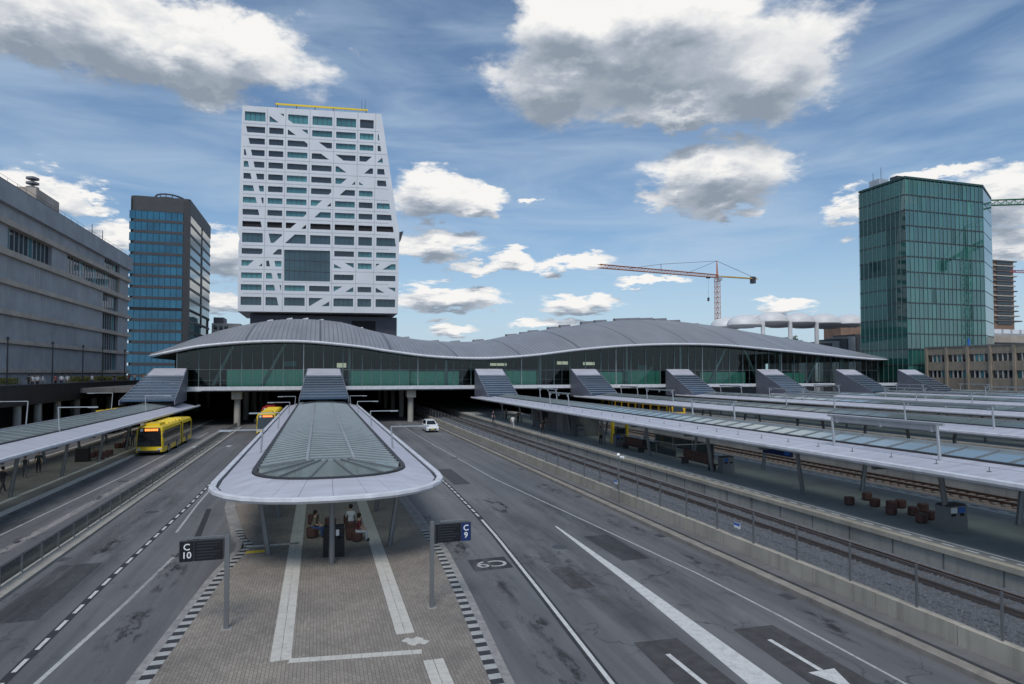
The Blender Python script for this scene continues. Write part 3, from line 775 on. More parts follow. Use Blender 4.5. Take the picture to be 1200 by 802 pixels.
# ================================================================== CANOPIES
def nose_outline(half, y0, depth, n=14, e=2.4):
    out = []
    for i in range(n + 1):
        t = math.pi * i / n; c, s = math.cos(t), math.sin(t)
        out.append((-half * math.copysign(abs(c) ** (2 / e), c), y0 - depth * abs(s) ** (2 / e)))
    return out
def canopy(name, label, group, xc, half, inner, y0, y1, zo, zi, zp, cols, base_z, step=1.6, nose=False, detail=True, pstep=1.15, pane_cols=3, colx=3.0, group_detail=None):
    root = empty(name, (xc, y0, base_z), 0, label, 'canopy', group)
    ob, ib = half - .34, inner + .14
    # outline paths, travelling so that "out" is outside
    if nose:
        no = nose_outline(half, y0 + 5.4, 5.4); ni = nose_outline(inner, y0 + 6.2, 3.5)
        path = [(xc - half, y1)] + [(xc + x, y) for x, y in no] + [(xc + half, y1)]
        ipath = [(xc - inner, y1)] + [(xc + x, y) for x, y in ni] + [(xc + inner, y1)]
        ys_o = y0 + 5.4; ys_i = y0 + 6.2
    else:
        path = [(xc - half, y1), (xc - half, y0), (xc + half, y0), (xc + half, y1)]
        ipath = [(xc - inner, y1), (xc - inner, y0 + 1.5), (xc + inner, y0 + 1.5), (xc + inner, y1)]
    rim = [(-.22, -.14), (-.02, -.16), (.08, -.05), (.06, .07), (-.04, .11), (-.22, .09)]
    # sweep turns "out" to the right of travel: going down the left side and round the nose, outside is on the right
    MB().sweep([(x, y, zo) for x, y in path], rim).build('rim', 'rim_white', root, smooth=False)
    MB().sweep([(x, y, zo) for x, y in path], [(-.36, -.1), (-.20, -.1), (-.20, .0), (-.36, .0)]).build('gutter', 'gutter_dark', root)
    MB().sweep([(x, y, zi) for x, y in ipath], [(-.1, -.12), (.12, -.12), (.12, .10), (-.1, .10)]).build('glass_frame', 'gutter_dark', root)
    # cladding panels of the ring
    ysta = (y0 + 6.0) if nose else y0 + .3
    n = int((y1 - ysta) / step)
    th = .07
    for s in (-1, 1):
        a, b = (ob, zo + .02), (ib, zi + .02)
        def sec(y, top):
            d = 0 if top else -th
            return [(s * a[0], y, a[1] + d), (s * b[0], y, b[1] + d)]
        if detail:
            q0, q1 = sec(.012, False), sec(step - .012, False); t0, t1 = sec(.012, True), sec(step - .012, True)
            me = MB().hexa([q0[0], q0[1], q1[1], q1[0]], [t0[0], t0[1], t1[1], t1[0]]).mesh('roof_panel', 'panel_white')
            for k in range(n): inst('roof_panel', me, root, (0, ysta - y0 + k * step, -base_z + random.uniform(-.004, .004)))
        else:
            mb = MB()
            for k in range(n):
                y = ysta + k * step
                g = .03
                bq = [(xc + s * a[0], y + g, a[1] - th), (xc + s * b[0], y + g, b[1] - th), (xc + s * b[0], y + step - g, b[1] - th), (xc + s * a[0], y + step - g, a[1] - th)]
                mb.hexa(bq, [(p[0], p[1], p[2] + th) for p in bq])
            o = mb.build('roof_panels', 'panel_white', root); o['kind'] = 'stuff'
        # soffit under the panels
        MB().hexa([(xc + s * (ob + .1), ysta - 1, zo - .2), (xc + s * ib, ysta - 1, zi - .32), (xc + s * ib, y1, zi - .32), (xc + s * (ob + .1), y1, zo - .2)],
                  [(xc + s * (ob + .1), ysta - 1, zo - .12), (xc + s * ib, ysta - 1, zi - .12), (xc + s * ib, y1, zi - .12), (xc + s * (ob + .1), y1, zo - .12)]).build('soffit', 'steel_light', root)
    if nose:
        oo = nose_outline(ob, y0 + 5.4, 5.4 - .34, 14); ii = nose_outline(ib, y0 + 6.2, 3.5 + .14, 14)
        oo[0] = (-ob, y0 + 6.0); oo[-1] = (ob, y0 + 6.0); ii[0] = (-ib, y0 + 6.2 - .2); ii[-1] = (ib, y0 + 6.2 - .2)
        for k in range(14):
            g = .006
            def mixp(p, q, t): return (p[0] + (q[0] - p[0]) * t, p[1] + (q[1] - p[1]) * t)
            pa, pb = mixp(oo[k], oo[k + 1], g), mixp(oo[k], oo[k + 1], 1 - g)
            qa, qb = mixp(ii[k], ii[k + 1], g), mixp(ii[k], ii[k + 1], 1 - g)
            bt = [(xc + pa[0], pa[1], zo - .05), (xc + pb[0], pb[1], zo - .05), (xc + qb[0], qb[1], zi - .05), (xc + qa[0], qa[1], zi - .05)]
            MB().hexa(bt, [(p[0], p[1], p[2] + .07) for p in bt]).build('roof_panel', 'panel_white', root)
        mb = MB()
        for k in range(14):
            mb.face([(xc + oo[k][0], oo[k][1], zo - .15), (xc + oo[k + 1][0], oo[k + 1][1], zo - .15), (xc + ii[k + 1][0], ii[k + 1][1], zi - .2), (xc + ii[k][0], ii[k][1], zi - .2)])
        mb.build('soffit', 'steel_light', root)
    # glass roof in the middle
    gi = inner - .1
    secx = {3: [-gi, -gi / 3, gi / 3, gi], 2: [-gi, 0, gi]}[pane_cols]
    secz = {3: [zi + .06, zp, zp, zi + .06], 2: [zi + .06, zp, zi + .06]}[pane_cols]
    yg = (y0 + 6.6) if nose else y0 + 1.7
    ng = int((y1 - yg) / pstep)
    for c in range(pane_cols):
        x0, x1, z0, z1 = secx[c], secx[c + 1], secz[c], secz[c + 1]
        bq = [(x0 + .03, .03, z0), (x1 - .03, .03, z1), (x1 - .03, pstep - .03, z1), (x0 + .03, pstep - .03, z0)]
        if detail:
            me = MB().face(bq).mesh('pane', 'canopy_glass')
            for k in range(ng): inst('pane', me, root, (0, yg - y0 + k * pstep, -base_z))
        else:
            mb = MB()
            for k in range(ng): mb.face([(xc + p[0], p[1] + yg + k * pstep, p[2]) for p in bq])
            mb.build('panes', 'canopy_glass', root)['kind'] = 'stuff'
    mb = MB()
    for k in range(ng + 1):
        y = yg + k * pstep
        for c in range(pane_cols): mb.bar((xc + secx[c], y, secz[c] + .0), (xc + secx[c + 1], y, secz[c + 1] + .0), .07, .08)
    mb.build('glazing_bars', 'steel_light' if pane_cols == 3 else 'steel_grey', root)['kind'] = 'stuff'
    for c in range(1, pane_cols): MB().bar((xc + secx[c], yg, secz[c] + .03), (xc + secx[c], y1, secz[c] + .03), .13, .12).build('ridge_bar', 'steel_light', root)
    if nose:
        arc = nose_outline(inner - .12, y0 + 6.2, 3.4, 7); apex = [(-gi / 3, y0 + 6.6), (gi / 3, y0 + 6.6)]
        arc[0] = (-gi, y0 + 6.6); arc[-1] = (gi, y0 + 6.6)
        fb = MB()
        for k in range(7):
            ax = -gi / 3 + 2 * gi / 3 * (k / 7); bx = -gi / 3 + 2 * gi / 3 * ((k + 1) / 7)
            MB().face([(xc + arc[k][0], arc[k][1], zi + .06), (xc + arc[k + 1][0], arc[k + 1][1], zi + .06), (xc + bx, y0 + 6.58, zp), (xc + ax, y0 + 6.58, zp)]).build('pane', 'canopy_glass', root)
            fb.bar((xc + arc[k][0], arc[k][1], zi + .09), (xc + ax, y0 + 6.58, zp + .02), .08, .07)
        fb.build('fan_bars', 'steel_grey', root)['kind'] = 'stuff'
    # steel below
    yb = yg
    while yb < y1 - 1:
        if detail: MB().bar((xc - ob, yb, zo - .28), (xc + ob, yb, zo - .28), .14, .2).build('cross_beam', 'steel_grey', root)
        yb += 8
    for s in (-1, 1):
        MB().bar((xc + s * colx, ysta, zo - .3), (xc + s * colx, y1, zo - .3), .16, .24).build('edge_beam', 'steel_grey', root)
        for y in cols:
            MB().tube((xc + s * (colx - .25), y, base_z), (xc + s * (colx + .2), y, zo - .2), .13, .12, 10).build('column', 'steel_grey', root)
    return root
def light_mast(root, x, y, z, s, arm=2.3, h=1.5):
    m = MB().tube((x, y, z), (x - s * .12, y, z + h), .055, .045, 8).build('light_post', 'steel_light', root)
    MB().bar((x - s * .12, y, z + h), (x + s * arm, y, z + h), .10, .07).box(x + s * (arm - .7), x + s * arm, y - .09, y + .09, z + h - .07, z + h - .02).build('light_arm', 'steel_light', m)

cb = canopy('bus_canopy', 'round-nosed white and glass canopy over the paved bus island', 'bus canopies', .6, 5.25, 3.5, 27.0, 104, 3.4, 3.78, 4.12, [31.6 + 8 * k for k in range(9)], PZ, nose=True)
MB().tube((.6, 29.3, PZ), (.6, 29.3, 3.3), .13, .12, 10).build('column', 'steel_grey', cb)
for y in (41, 58, 78, 97):
    for s in (-1, 1): light_mast(cb, .6 + s * 3.9, y, 3.6, s)
lb = canopy('bus_canopy', 'straight white and glass canopy over the bus platform below the black walkway', 'bus canopies', -21.9, 4.6, 2.5, 27, 107, 3.5, 3.9, 4.35, [33 + 9 * k for k in range(8)], PZ, pane_cols=2, pstep=1.6, colx=2.4)
for y in (58, 84, 104): light_mast(lb, -21.9 + 2.6, y, 3.9, 1, 2.6, 1.9)
for y in (48, 66, 90): light_mast(lb, -21.9 - 2.6, y, 3.9, -1, 2.6, 2.1)

def gantry(root, x, y0, y1, zb, zt):
    for y in (y0, y1): MB().tube((x + .1, y, zb), (x - .05, y, zt), .075, .06, 8).build('frame_post', 'steel_light', root)
    o = MB().box(x - .07, x + .07, y0 - .3, y1 + .3, zt - .05, zt + .05).box(x - .03, x + .03, y0, y1, zt - (.30 if y0 < 25 else .14), zt - .05)
    for y in (y0 + .3, (y0 + y1) / 2, y1 - .3): o.box(x - .06, x + .06, y - .05, y + .05, zt - .36, zt - .05)
    o.build('frame_beam', 'steel_light', root)
tlab = ['long white and glass train canopy closest to the mesh fence', 'second train canopy counted from the mesh fence', 'third train canopy counted from the mesh fence',
        'fourth train canopy counted from the mesh fence', 'fifth train canopy counted from the mesh fence', 'train canopy farthest from the mesh fence']
for i, xc in enumerate(TP):
    det = i == 0
    c = canopy('train_canopy', tlab[i], 'train canopies', xc, 4.95, 1.75, 6, 104, 4.4, 4.65, 5.0, [13 + 9 * k for k in range(10)] if i < 3 else [22 + 16 * k for k in range(6)], TZ, step=1.6 if det else 2.4, detail=det, pane_cols=2, pstep=1.5 if det else 2.2, colx=2.4)
    g = [(21.9, 28.0), (44, 50), (66, 72), (84, 91)] if i == 0 else [(30 + 3 * i, 37 + 3 * i), (52 + i, 59 + i), (76 - i, 83 - i), (95, 101)]
    for k, (a, b) in enumerate(g): gantry(c, xc - (2.8 if k % 2 == 0 else -2.6), a, b, 4.5, 6.2)
    if i == 0:       # fall-arrest wire with little stanchions
        m2 = MB()
        for k in range(40):
            y = 10 + 2.3 * k; m2.tube((xc - 3.4, y, 4.5), (xc - 3.4, y, 4.72), .014, n=5).box(xc - 3.47, xc - 3.33, y - .07, y + .07, 4.52, 4.54)
        m2.tube((xc - 3.4, 10, 4.71), (xc - 3.4, 100, 4.71), .005, n=5)
        m2.build('safety_wire', 'steel_dark', c)

# ================================================================== STATION HALL
front_px = [(175, 417), (205, 410), (240, 404), (300, 399.5), (359, 399.5), (419, 405), (455, 410.5), (508, 417), (567, 419), (625, 415.5), (683, 408.5), (741, 404), (800, 402.5), (850, 404), (900, 408.5), (960, 414.5), (1014, 419.5), (1040, 421.5)]
ridge_px = [(178, 415.5), (195, 409), (240, 394), (285, 382), (335, 375.5), (389, 378), (432, 388.5), (490, 399), (552, 401), (600, 393), (660, 384), (712, 377.5), (765, 376.5), (825, 382), (880, 391), (945, 402), (1004, 413.5), (1037, 420.5)]
YF, YR, YB = 109.6, 140.0, 178.0
def resample(pts, n):
    L_ = [0]
    for a, b in zip(pts, pts[1:]): L_.append(L_[-1] + 1)
    out = []
    for i in range(n + 1):
        t = (len(pts) - 1) * i / n; k = min(int(t), len(pts) - 2); f = t - k
        p0, p1, p2, p3 = pts[max(k - 1, 0)], pts[k], pts[k + 1], pts[min(k + 2, len(pts) - 1)]
        out.append(tuple(.5 * ((2 * p1[j]) + (-p0[j] + p2[j]) * f + (2 * p0[j] - 5 * p1[j] + 4 * p2[j] - p3[j]) * f * f + (-p0[j] + 3 * p1[j] - 3 * p2[j] + p3[j]) * f ** 3) for j in range(2)))
    return out
NR = 136
FP = [on_y(u, v, YF) for u, v in resample(front_px, NR)]
RP = [on_y(u, v, YR) for u, v in resample(ridge_px, NR)]
hall = empty('station_hall', (48, YH, 0), 0, 'wide glass station hall with a wavy grey seamed roof', 'station')
def roof_pt(i, t):
    a, b = FP[i], RP[i]
    if t <= 1:
        k = math.sin(t * math.pi / 2) ** .9
        return (a.x + (b.x - a.x) * t, YF + (YR - YF) * t, a.z + (b.z - a.z) * k)
    s = t - 1; k = math.cos(s * math.pi / 2)
    return (b.x + (a.x - b.x) * s * .3, YR + (YB - YR) * s, a.z + (b.z - a.z) * k)
mb = MB(); NT = 22; vs = []; fs = []
for i in range(NR + 1):
    for j in range(NT + 1): vs.append(roof_pt(i, 2 * j / NT))
for i in range(NR):
    for j in range(NT): a = i * (NT + 1) + j; fs.append((a, a + NT + 1, a + NT + 2, a + 1))
mb.raw(vs, fs)
roof = mb.build('roof', 'seamed_roof', hall, smooth=True)
# white rounded front edge
mb = MB(); prof = [(.35, .05), (-.15, .06), (-.32, -.12), (-.2, -.34), (.35, -.42)]
vs = []; fs = []; k = len(prof)
for i in range(NR + 1):
    p = FP[i]; sh = min(1, .25 + .12 * min(i, NR - i))
    for dy, dz in prof: vs.append((p.x, p.y + dy, p.z + dz * sh))
for i in range(NR):
    for b in range(k): fs.append((i * k + b, (i + 1) * k + b, (i + 1) * k + (b + 1) % k, i * k + (b + 1) % k))
mb.raw(vs, fs); mb.build('roof_edge', 'rim_white', roof, smooth=True)
def front_z(x):
    for i in range(NR):
        if FP[i].x <= x <= FP[i + 1].x: return FP[i].z + (FP[i + 1].z - FP[i].z) * (x - FP[i].x) / (FP[i + 1].x - FP[i].x)
    return FP[0].z if x < FP[0].x else FP[-1].z
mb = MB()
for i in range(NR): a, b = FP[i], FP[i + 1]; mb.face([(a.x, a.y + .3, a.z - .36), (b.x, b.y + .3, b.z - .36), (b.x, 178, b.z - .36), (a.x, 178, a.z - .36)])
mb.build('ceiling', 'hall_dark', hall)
# skylight flaps along the ridge
for (u, v, w) in [(316, 376, 1.1), (339, 374, 1.1), (358, 374, 1.1), (376, 375.5, 1.1), (397, 379, 1.1), (422, 385, 1.3), (475, 396, 2), (510, 400, 2), (535, 400.5, 2), (562, 399, 2.4), (601, 392.5, 2.6), (617, 390, 2.4), (627, 388, 2.4), (650, 384, 2.6), (664, 381.5, 2.6), (690, 377.5, 3), (706, 376, 3), (730, 374, 3.4), (745, 373.5, 3.4), (760, 373.5, 3.4), (776, 374, 3.4), (792, 376, 3.4), (815, 380, 3)]:
    p = on_y(u, v + .5, YR + 1)
    MB().hexa([(p.x - w / 2, p.y, p.z - .8), (p.x + w / 2, p.y, p.z - .8), (p.x + w / 2, p.y + 2, p.z - .8), (p.x - w / 2, p.y + 2, p.z - .8)],
              [(p.x - w / 2, p.y + .9, p.z + .25), (p.x + w / 2, p.y + .9, p.z + .45), (p.x + w / 2, p.y + 2, p.z + .5), (p.x - w / 2, p.y + 2, p.z + .3)]).build('skylight', 'steel_grey' if w > 1.5 else 'steel_light', roof)
FLOOR = 6.25
XL, XR = -21.5, 118.0
MB().box(-46, XR + 4, YH - 2.2, 200, FLOOR - .75, FLOOR - .05).build('floor_slab', 'concrete_dark', hall)  # stretched past the hall's left end to block daylight from entering below
MB().box(XL, XR + 4, YH - 2.45, YH - 2.2, FLOOR - .55, FLOOR + .05).build('floor_edge', 'rim_white', hall)
nm = 44; dx = (XR - XL) / nm
for k in range(nm + 1):
    x = XL + k * dx; zt = front_z(x) - .42
    MB().box(x - .06, x + .06, YH - .1, YH + .12, FLOOR - .05, zt).build('mullion', 'steel_light' if k % 6 == 0 else 'mullion_teal', hall)
    if k < nm:
        x1 = x + dx; z1 = front_z(x1) - .42
        zm = 9.0
        MB().face([(x + .06, YH, FLOOR), (x1 - .06, YH, FLOOR), (x1 - .06, YH, zm - .04), (x + .06, YH, zm - .04)]).build('pane', 'hall_glass', hall)
        MB().face([(x + .06, YH, zm + .04), (x1 - .06, YH, zm + .04), (x1 - .06, YH, z1), (x + .06, YH, zt)]).build('pane', 'hall_glass', hall)
gb = MB()
for k in range(nm):
    x = XL + (k + .5) * dx; gb.box(x - .025, x + .025, YH - .05, YH + .05, FLOOR, front_z(x) - .42)
gb.build('glazing_bars', 'mullion_teal', hall)['kind'] = 'stuff'
MB().box(XL, XR, YH - .08, YH + .08, 8.96, 9.04).build('transom', 'steel_grey', hall)
MB().box(XL, XR, YH + .5, YH + .54, FLOOR + 1.0, FLOOR + 1.06).build('handrail', 'steel_light', hall)
for x0, x1 in [(-9, -5.5), (-16.5, -13.5), (76, 80), (88, 84.5), (100, 103)]:
    MB().tube((x0, YH + 1.2, FLOOR), (x1, YH + 1.2, front_z(x1) - .4), .28, .24, 10).build('raking_column', 'steel_light', hall)
for x in (5, 22, 40, 58, 70, 94, 110):
    MB().tube((x, YH + 2.2, FLOOR), (x, YH + 2.2, front_z(x) - .4), .28, .24, 10).build('hall_column', 'steel_light', hall)
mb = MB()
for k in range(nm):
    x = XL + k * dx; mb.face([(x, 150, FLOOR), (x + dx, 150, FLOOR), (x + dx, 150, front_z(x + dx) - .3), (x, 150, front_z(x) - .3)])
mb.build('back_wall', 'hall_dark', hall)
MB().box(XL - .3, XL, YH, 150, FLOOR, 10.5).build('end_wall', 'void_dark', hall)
kiosks = [(-14.6, -2.5, 2.7), (5.2, 15.5, 2.6), (16.5, 24.5, 2.5), (34, 39.5, 2.6), (53, 57.5, 2.4), (61, 66, 2.6), (79, 86, 2.4), (96, 101, 2.2)]
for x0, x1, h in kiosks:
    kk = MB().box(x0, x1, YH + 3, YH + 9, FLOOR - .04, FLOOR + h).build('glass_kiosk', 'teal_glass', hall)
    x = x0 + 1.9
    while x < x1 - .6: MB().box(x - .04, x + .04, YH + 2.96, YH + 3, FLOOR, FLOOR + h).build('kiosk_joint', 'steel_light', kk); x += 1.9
for x, w, h, z, c in [(-6, 2.2, .9, 9.6, 'sign_teal'), (3, 1.6, .8, 9.4, 'lit_board'), (31, 3.2, .5, 9.8, 'lit_board'), (44.5, 2.2, .6, 10.1, 'lit_board'), (50, 2.4, .6, 10.0, 'lit_board'), (62, 2.0, .8, 9.2, 'sign_teal'), (64.5, .9, 2.4, 7.3, 'sign_teal')]:
    MB().box(x, x + w, YH + 5, YH + 5.2, z, z + h).build('hanging_board', c, hall)
# columns and dark depth below the hall
for x in (-40, -26, -12.6, 15.3):
    for y in (YH, 125, 140, 156, 172):
        MB().tube((x, y, 0), (x, y, FLOOR - .7), .5, .5, 12).build('support_column', 'concrete', hall)
    MB().box(x - .75, x + .75, YH - 1.2, YH + .8, FLOOR - 2.0, FLOOR - .752).build('column_head', 'concrete_warm', hall)
bw = MB().box(-70, 160, 200, 204, -.3, FLOOR - .8).build('underpass_light_stop', 'void_dark'); tag(bw, 'dark wall added to keep light out of the space below the station hall', 'wall')  # added at the back so that the space below the hall stays dark

def escalator(xc, wt, wb, ymin, label):
    e = empty('escalator_housing', (xc, YH - 1, 4.2), 0, label, 'escalator', 'escalator housings in front of the hall')
    zt, zb = 9.15, 4.75; yt, yb = YH - 2.6, ymin - 2.2
    def P(s, f, dz=0):
        w = wt + (wb - wt) * f; return (xc + s * w / 2, yt + (yb - yt) * f, zt + (zb - zt) * f + dz)
    for s in (-1, 1):
        a, b = P(s, 0), P(s, 1)
        o = s * .12
        mb = MB(); q = [(a[0], a[1], 4.2), (a[0], a[1], a[2] + .05), (b[0], b[1], b[2] + .05), (b[0], b[1], 4.2)]
        mb.hexa([(p[0] - .06, p[1], p[2]) for p in q], [(p[0] + .06, p[1], p[2]) for p in q]).build('side_panel', 'steel_blue', e)
    def slab(f0, f1, dz, th, m, name, ins=.08):
        a, b, c, d = P(-1, f0, dz), P(1, f0, dz), P(1, f1, dz), P(-1, f1, dz)
        q = [(a[0] + ins, a[1], a[2]), (b[0] - ins, b[1], b[2]), (c[0] - ins, c[1], c[2]), (d[0] + ins, d[1], d[2])]
        MB().hexa([(p[0], p[1], p[2] - th) for p in q], q).build(name, m, e)
    slab(0, .23, .02, .12, 'panel_white', 'top_cap')
    slab(.24, 1, -.06, .05, 'glass_slope', 'sloped_glass')
    for k in range(9):
        f = .27 + k * .081; slab(f, f + .022, .03, .05, 'louvre', 'louvre_slat')
mat('steel_blue', (.17, .18, .225), .5, .15, .1)
escalator(-21.9, 4.6, 6.6, 98, 'escalator housing rising from the platform below the black walkway')
escalator(.75, 5.1, 6.9, 99, 'escalator housing rising from the round-nosed bus canopy')
el = ['escalator housing rising from the train canopy closest to the mesh fence', 'escalator housing above the second train canopy from the fence', 'escalator housing above the third train canopy from the fence',
      'escalator housing above the fourth train canopy from the fence', 'escalator housing above the fifth train canopy from the fence', 'escalator housing at the far end of the hall near the green glass tower']
for i, xc in enumerate(TP): escalator(xc * .982, 5.0, 5.0, 102.2, el[i])

# ================================================================== WHITE TOWER
def white_tower():
    YT = 219.0
    W = lambda x, y: (270 + x / 5.714, 115 + y / 5.714)      # facade grid measured on the front
    def P(x, y):
        p = on_y(*W(x, y), YT); return (p.x, p.z)
    t = empty('office_tower', (0, YT, 0), 0, 'tall white office tower with slanted sides and diagonal struts crossing its windows', 'office tower')
    out = [(80, 50), (60, 640), (50, 903), (62, 940), (54, 975), (48, 1428), (1122, 1443), (1131, 893), (1110, 783), (1085, 600), (1012, 107)]
    outer = [P(*p) for p in out][::-1]
    if poly_area(outer) < 0: outer = outer[::-1]
    colT = [(97, 235), (262, 358), (387, 520), (550, 683), (710, 842), (868, 960), (988, 1122)]
    colB = [(68, 207), (235, 338), (360, 497), (525, 662), (690, 822), (850, 942), (972, 1103)]
    rows = [(88, 150, 143, 200), (187, 228, 235, 277), (265, 305, 312, 350), (343, 383, 388, 425), (421, 461, 467, 505), (501, 540, 545, 583), (582, 621, 620, 658), (661, 700, 698, 736), (743, 781, 775, 812),
            (823, 861, 853, 891), (901, 965, 931, 988), (1005, 1043, 1030, 1066), (1085, 1123, 1107, 1145), (1168, 1206, 1186, 1223), (1247, 1286, 1265, 1301), (1330, 1386, 1345, 1398)]
    bands = [((315, 125), (1060, 675), 44), ((985, 394), (118, 1155), 42), ((1095, 1079), (560, 1400), 34), ((690, 1085), (1075, 1306), 34), ((58, 55), (330, 1345), 18)]
    def cut(polys, p, q, hw):
        dx, dy = q[0] - p[0], q[1] - p[1]; l = math.hypot(dx, dy); nx, ny = -dy / l, dx / l
        c = nx * p[0] + ny * p[1]; hw = hw * .60 if abs(dx) > abs(dy) * .5 else hw
        res = []
        for pl_ in polys:
            ys = [a[1] for a in pl_]
            if max(ys) < min(p[1], q[1]) or min(ys) > max(p[1], q[1]): res.append(pl_); continue
            for s in (1, -1):
                r = clip_half(pl_, s * nx, s * ny, s * c - hw)
                if len(r) >= 3 and abs(poly_area(r)) > 130: res.append(r)
        return res
    def ded(p):
        o = []
        for a in p:
            if not o or math.hypot(a[0] - o[-1][0], a[1] - o[-1][1]) > .6: o.append(a)
        if math.hypot(o[0][0] - o[-1][0], o[0][1] - o[-1][1]) <= .6: o.pop()
        return o
    wins = []
    for r, (a, b, c, d) in enumerate(rows):
        for k in range(7):
            if r in (11, 12, 13) and k in (2, 3): continue
            f = (a - 88) / (1330 - 88)
            x0 = colT[k][0] + (colB[k][0] - colT[k][0]) * f; x1 = colT[k][1] + (colB[k][1] - colT[k][1]) * f
            if r == 0 and k == 6: continue
            y = lambda x, p, q: p + (q - p) * (x - 97) / 771.0
            q = [(x0, y(x0, a, c)), (x1, y(x1, a, c)), (x1, y(x1, b, d)), (x0, y(x0, b, d))]
            polys = [q]
            if k == 6: polys = [clip_half(q, 1, -.155, 998 - .155 * 240 - 6)]
            if r < 4 and k == 0 and r > 0: pass
            for bd in bands: polys = cut(polys, *bd)
            for p in polys:
                if len(p) >= 3: wins.append((ded(p), r, k))
    wins.append(([(360, 1016), (668, 1024), (668, 1230), (360, 1224)], 99, 0))
    holes = []; info = []
    for p, r, k in wins:
        if len(p) < 3: continue
        h = [P(*a) for a in p]
        if poly_area(h) < 0: h = h[::-1]
        if poly_area(h) < .5: continue
        holes.append(h); info.append((r, k))
    fn = lambda p, d: (p[0], YT + d, p[1])
    mb = MB(); plate_with_holes(outer, holes, fn, 0, .7, mb); mb.build('facade', 'white_facade', t)
    rnd = random.Random(4)
    for h, (r, k) in zip(holes, info):
        m = 'glass_window_teal' if (rnd.random() < .42 and r not in (9, 10)) else 'glass_window_dark'
        if r == 99 or r in (10, 15): m = 'glass_window_mid'
        if r == 9: m = 'void_dark'
        w = MB().face([fn(p, .62) for p in h]).build('window', m, t)
        xs = [p[0] for p in h]; zs = [p[1] for p in h]
        if r == 9: continue
        bars = MB(); n = max(1, int((max(xs) - min(xs)) / 1.5)) if r != 99 else 9
        for i in range(1, n):
            x = min(xs) + (max(xs) - min(xs)) * i / n
            seg = clip_half(clip_half(h, 1, 0, x + .06), -1, 0, -(x - .06))
            if len(seg) >= 3:
                z0, z1 = min(p[1] for p in seg), max(p[1] for p in seg); bars.box(x - .05, x + .05, YT + .5, YT + .6, z0, z1)
        if r == 99:
            for f in (.33, .66): z = min(zs) + (max(zs) - min(zs)) * f; bars.box(min(xs), max(xs), YT + .5, YT + .59, z - .06, z + .06)
        if bars.v: bars.build('window_bar', 'steel_dark', w)
    # joints between the facade panels
    jb = MB()
    for r in range(len(rows) - 1):
        ya = (rows[r][1] + rows[r + 1][0]) / 2; yb = (rows[r][3] + rows[r + 1][2]) / 2
        if 1005 < ya < 1210: segs = [(62, 350), (680, 1118)]
        else: segs = [(82, 1000 if ya < 300 else 1060)]
        for xa, xb in segs:
            f = lambda x: ya + (yb - ya) * (x - 97) / 771.0
            a, b = P(xa, f(xa)), P(xb, f(xb)); jb.bar((a[0], YT - .012, a[1]), (b[0], YT - .012, b[1]), .02, .17)
    for k in range(6):
        xt = (colT[k][1] + colT[k + 1][0]) / 2; xb = (colB[k][1] + colB[k + 1][0]) / 2
        for ya, yb in ([(60, 1005), (1240, 1425)] if k in (1, 2, 3) and k == 2 else [(105 if k > 4 else 70, 1425)]):
            f = lambda y: (xt + (xb - xt) * (y - 88) / 1242, y)
            a, b = P(*f(ya)), P(*f(yb)); jb.face([(a[0] - .08, YT - .026, a[1]), (a[0] + .08, YT - .026, a[1]), (b[0] + .08, YT - .026, b[1]), (b[0] - .08, YT - .026, b[1])])
    jb.build('panel_joint', 'facade_joint', t)
    # body behind the facade
    back = YT + 28
    mb = MB(); n = len(outer)
    for i in range(n):
        p, q = outer[i], outer[(i + 1) % n]
        mb.face([(p[0], YT + .0, p[1]), (q[0], YT + .0, q[1]), (q[0], back, q[1]), (p[0], back, p[1])])
    mb.face([(p[0], back, p[1]) for p in outer]); mb.build('side_walls', 'white_facade', t)
    MB().prism([(p[0], p[1]) for p in outer], lambda p, y: (p[0] * .985 + .1, y, p[1] * .99 + .3), YT + .75, back - .5).build('core', 'void_dark', t)
    a = on_y(293, 378, YT + 5); b = on_y(465, 378, YT + 5)
    MB().box(a.x, b.x, YT + 5, back - 2, 0, P(48, 1435)[1] - .05).build('base_block', 'base_grey', t)
    c = on_y(412, 385, YT + 5); d = on_y(440, 385, YT + 5)
    MB().box(c.x, d.x, YT + 4.9, YT + 5.2, 20, 26.2).build('base_opening', 'void_dark', t)
    # yellow window-cleaning rail on the roof
    a, b = on_y(323, 122, YT + 6), on_y(431, 129.5, YT + 6)
    rl = MB().bar(a, b, .5, .5).build('roof_rail', 'yellow_paint', t)
    for f in (.02, .22, .42, .62, .98):
        p = a.lerp(b, f); MB().box(p.x - .15, p.x + .15, p.y - .15, p.y + .15, p.z - 2.6, p.z - .4).build('rail_post', 'steel_dark', rl)
    a2 = a.lerp(b, .6); MB().bar((a2.x, a2.y + 2, a2.z - 1.5), (b.x, b.y + 2, b.z - 1.5), 2, 1.6).build('roof_plant', 'steel_light', t)
    for u, v0 in ((323, 121), (424, 120), (428, 120)):
        p = on_y(u, v0, YT + 6); MB().tube((p.x, p.y, p.z - 2.5), (p.x, p.y, p.z + 1.0), .08, .05, 5).build('antenna', 'steel_dark', t)
    p = on_y(467.5, 276, YT + 8); MB().hexa([(p.x - .5, p.y, p.z - 2.5), (p.x + .6, p.y, p.z - 1.8), (p.x + .6, p.y + 3, p.z - 1.8), (p.x - .5, p.y + 3, p.z - 2.5)], [(p.x - .5, p.y, p.z + 1), (p.x + 1.6, p.y, p.z + 1.6), (p.x + 1.6, p.y + 3, p.z + 1.6), (p.x - .5, p.y + 3, p.z + 1)]).build('side_flap', 'steel_dark', t)
mat('base_grey', (.085, .085, .105), .6, 0, .1, .2)
glass_opaque('glass_window_mid', (.028, .062, .078), .05)
white_tower()

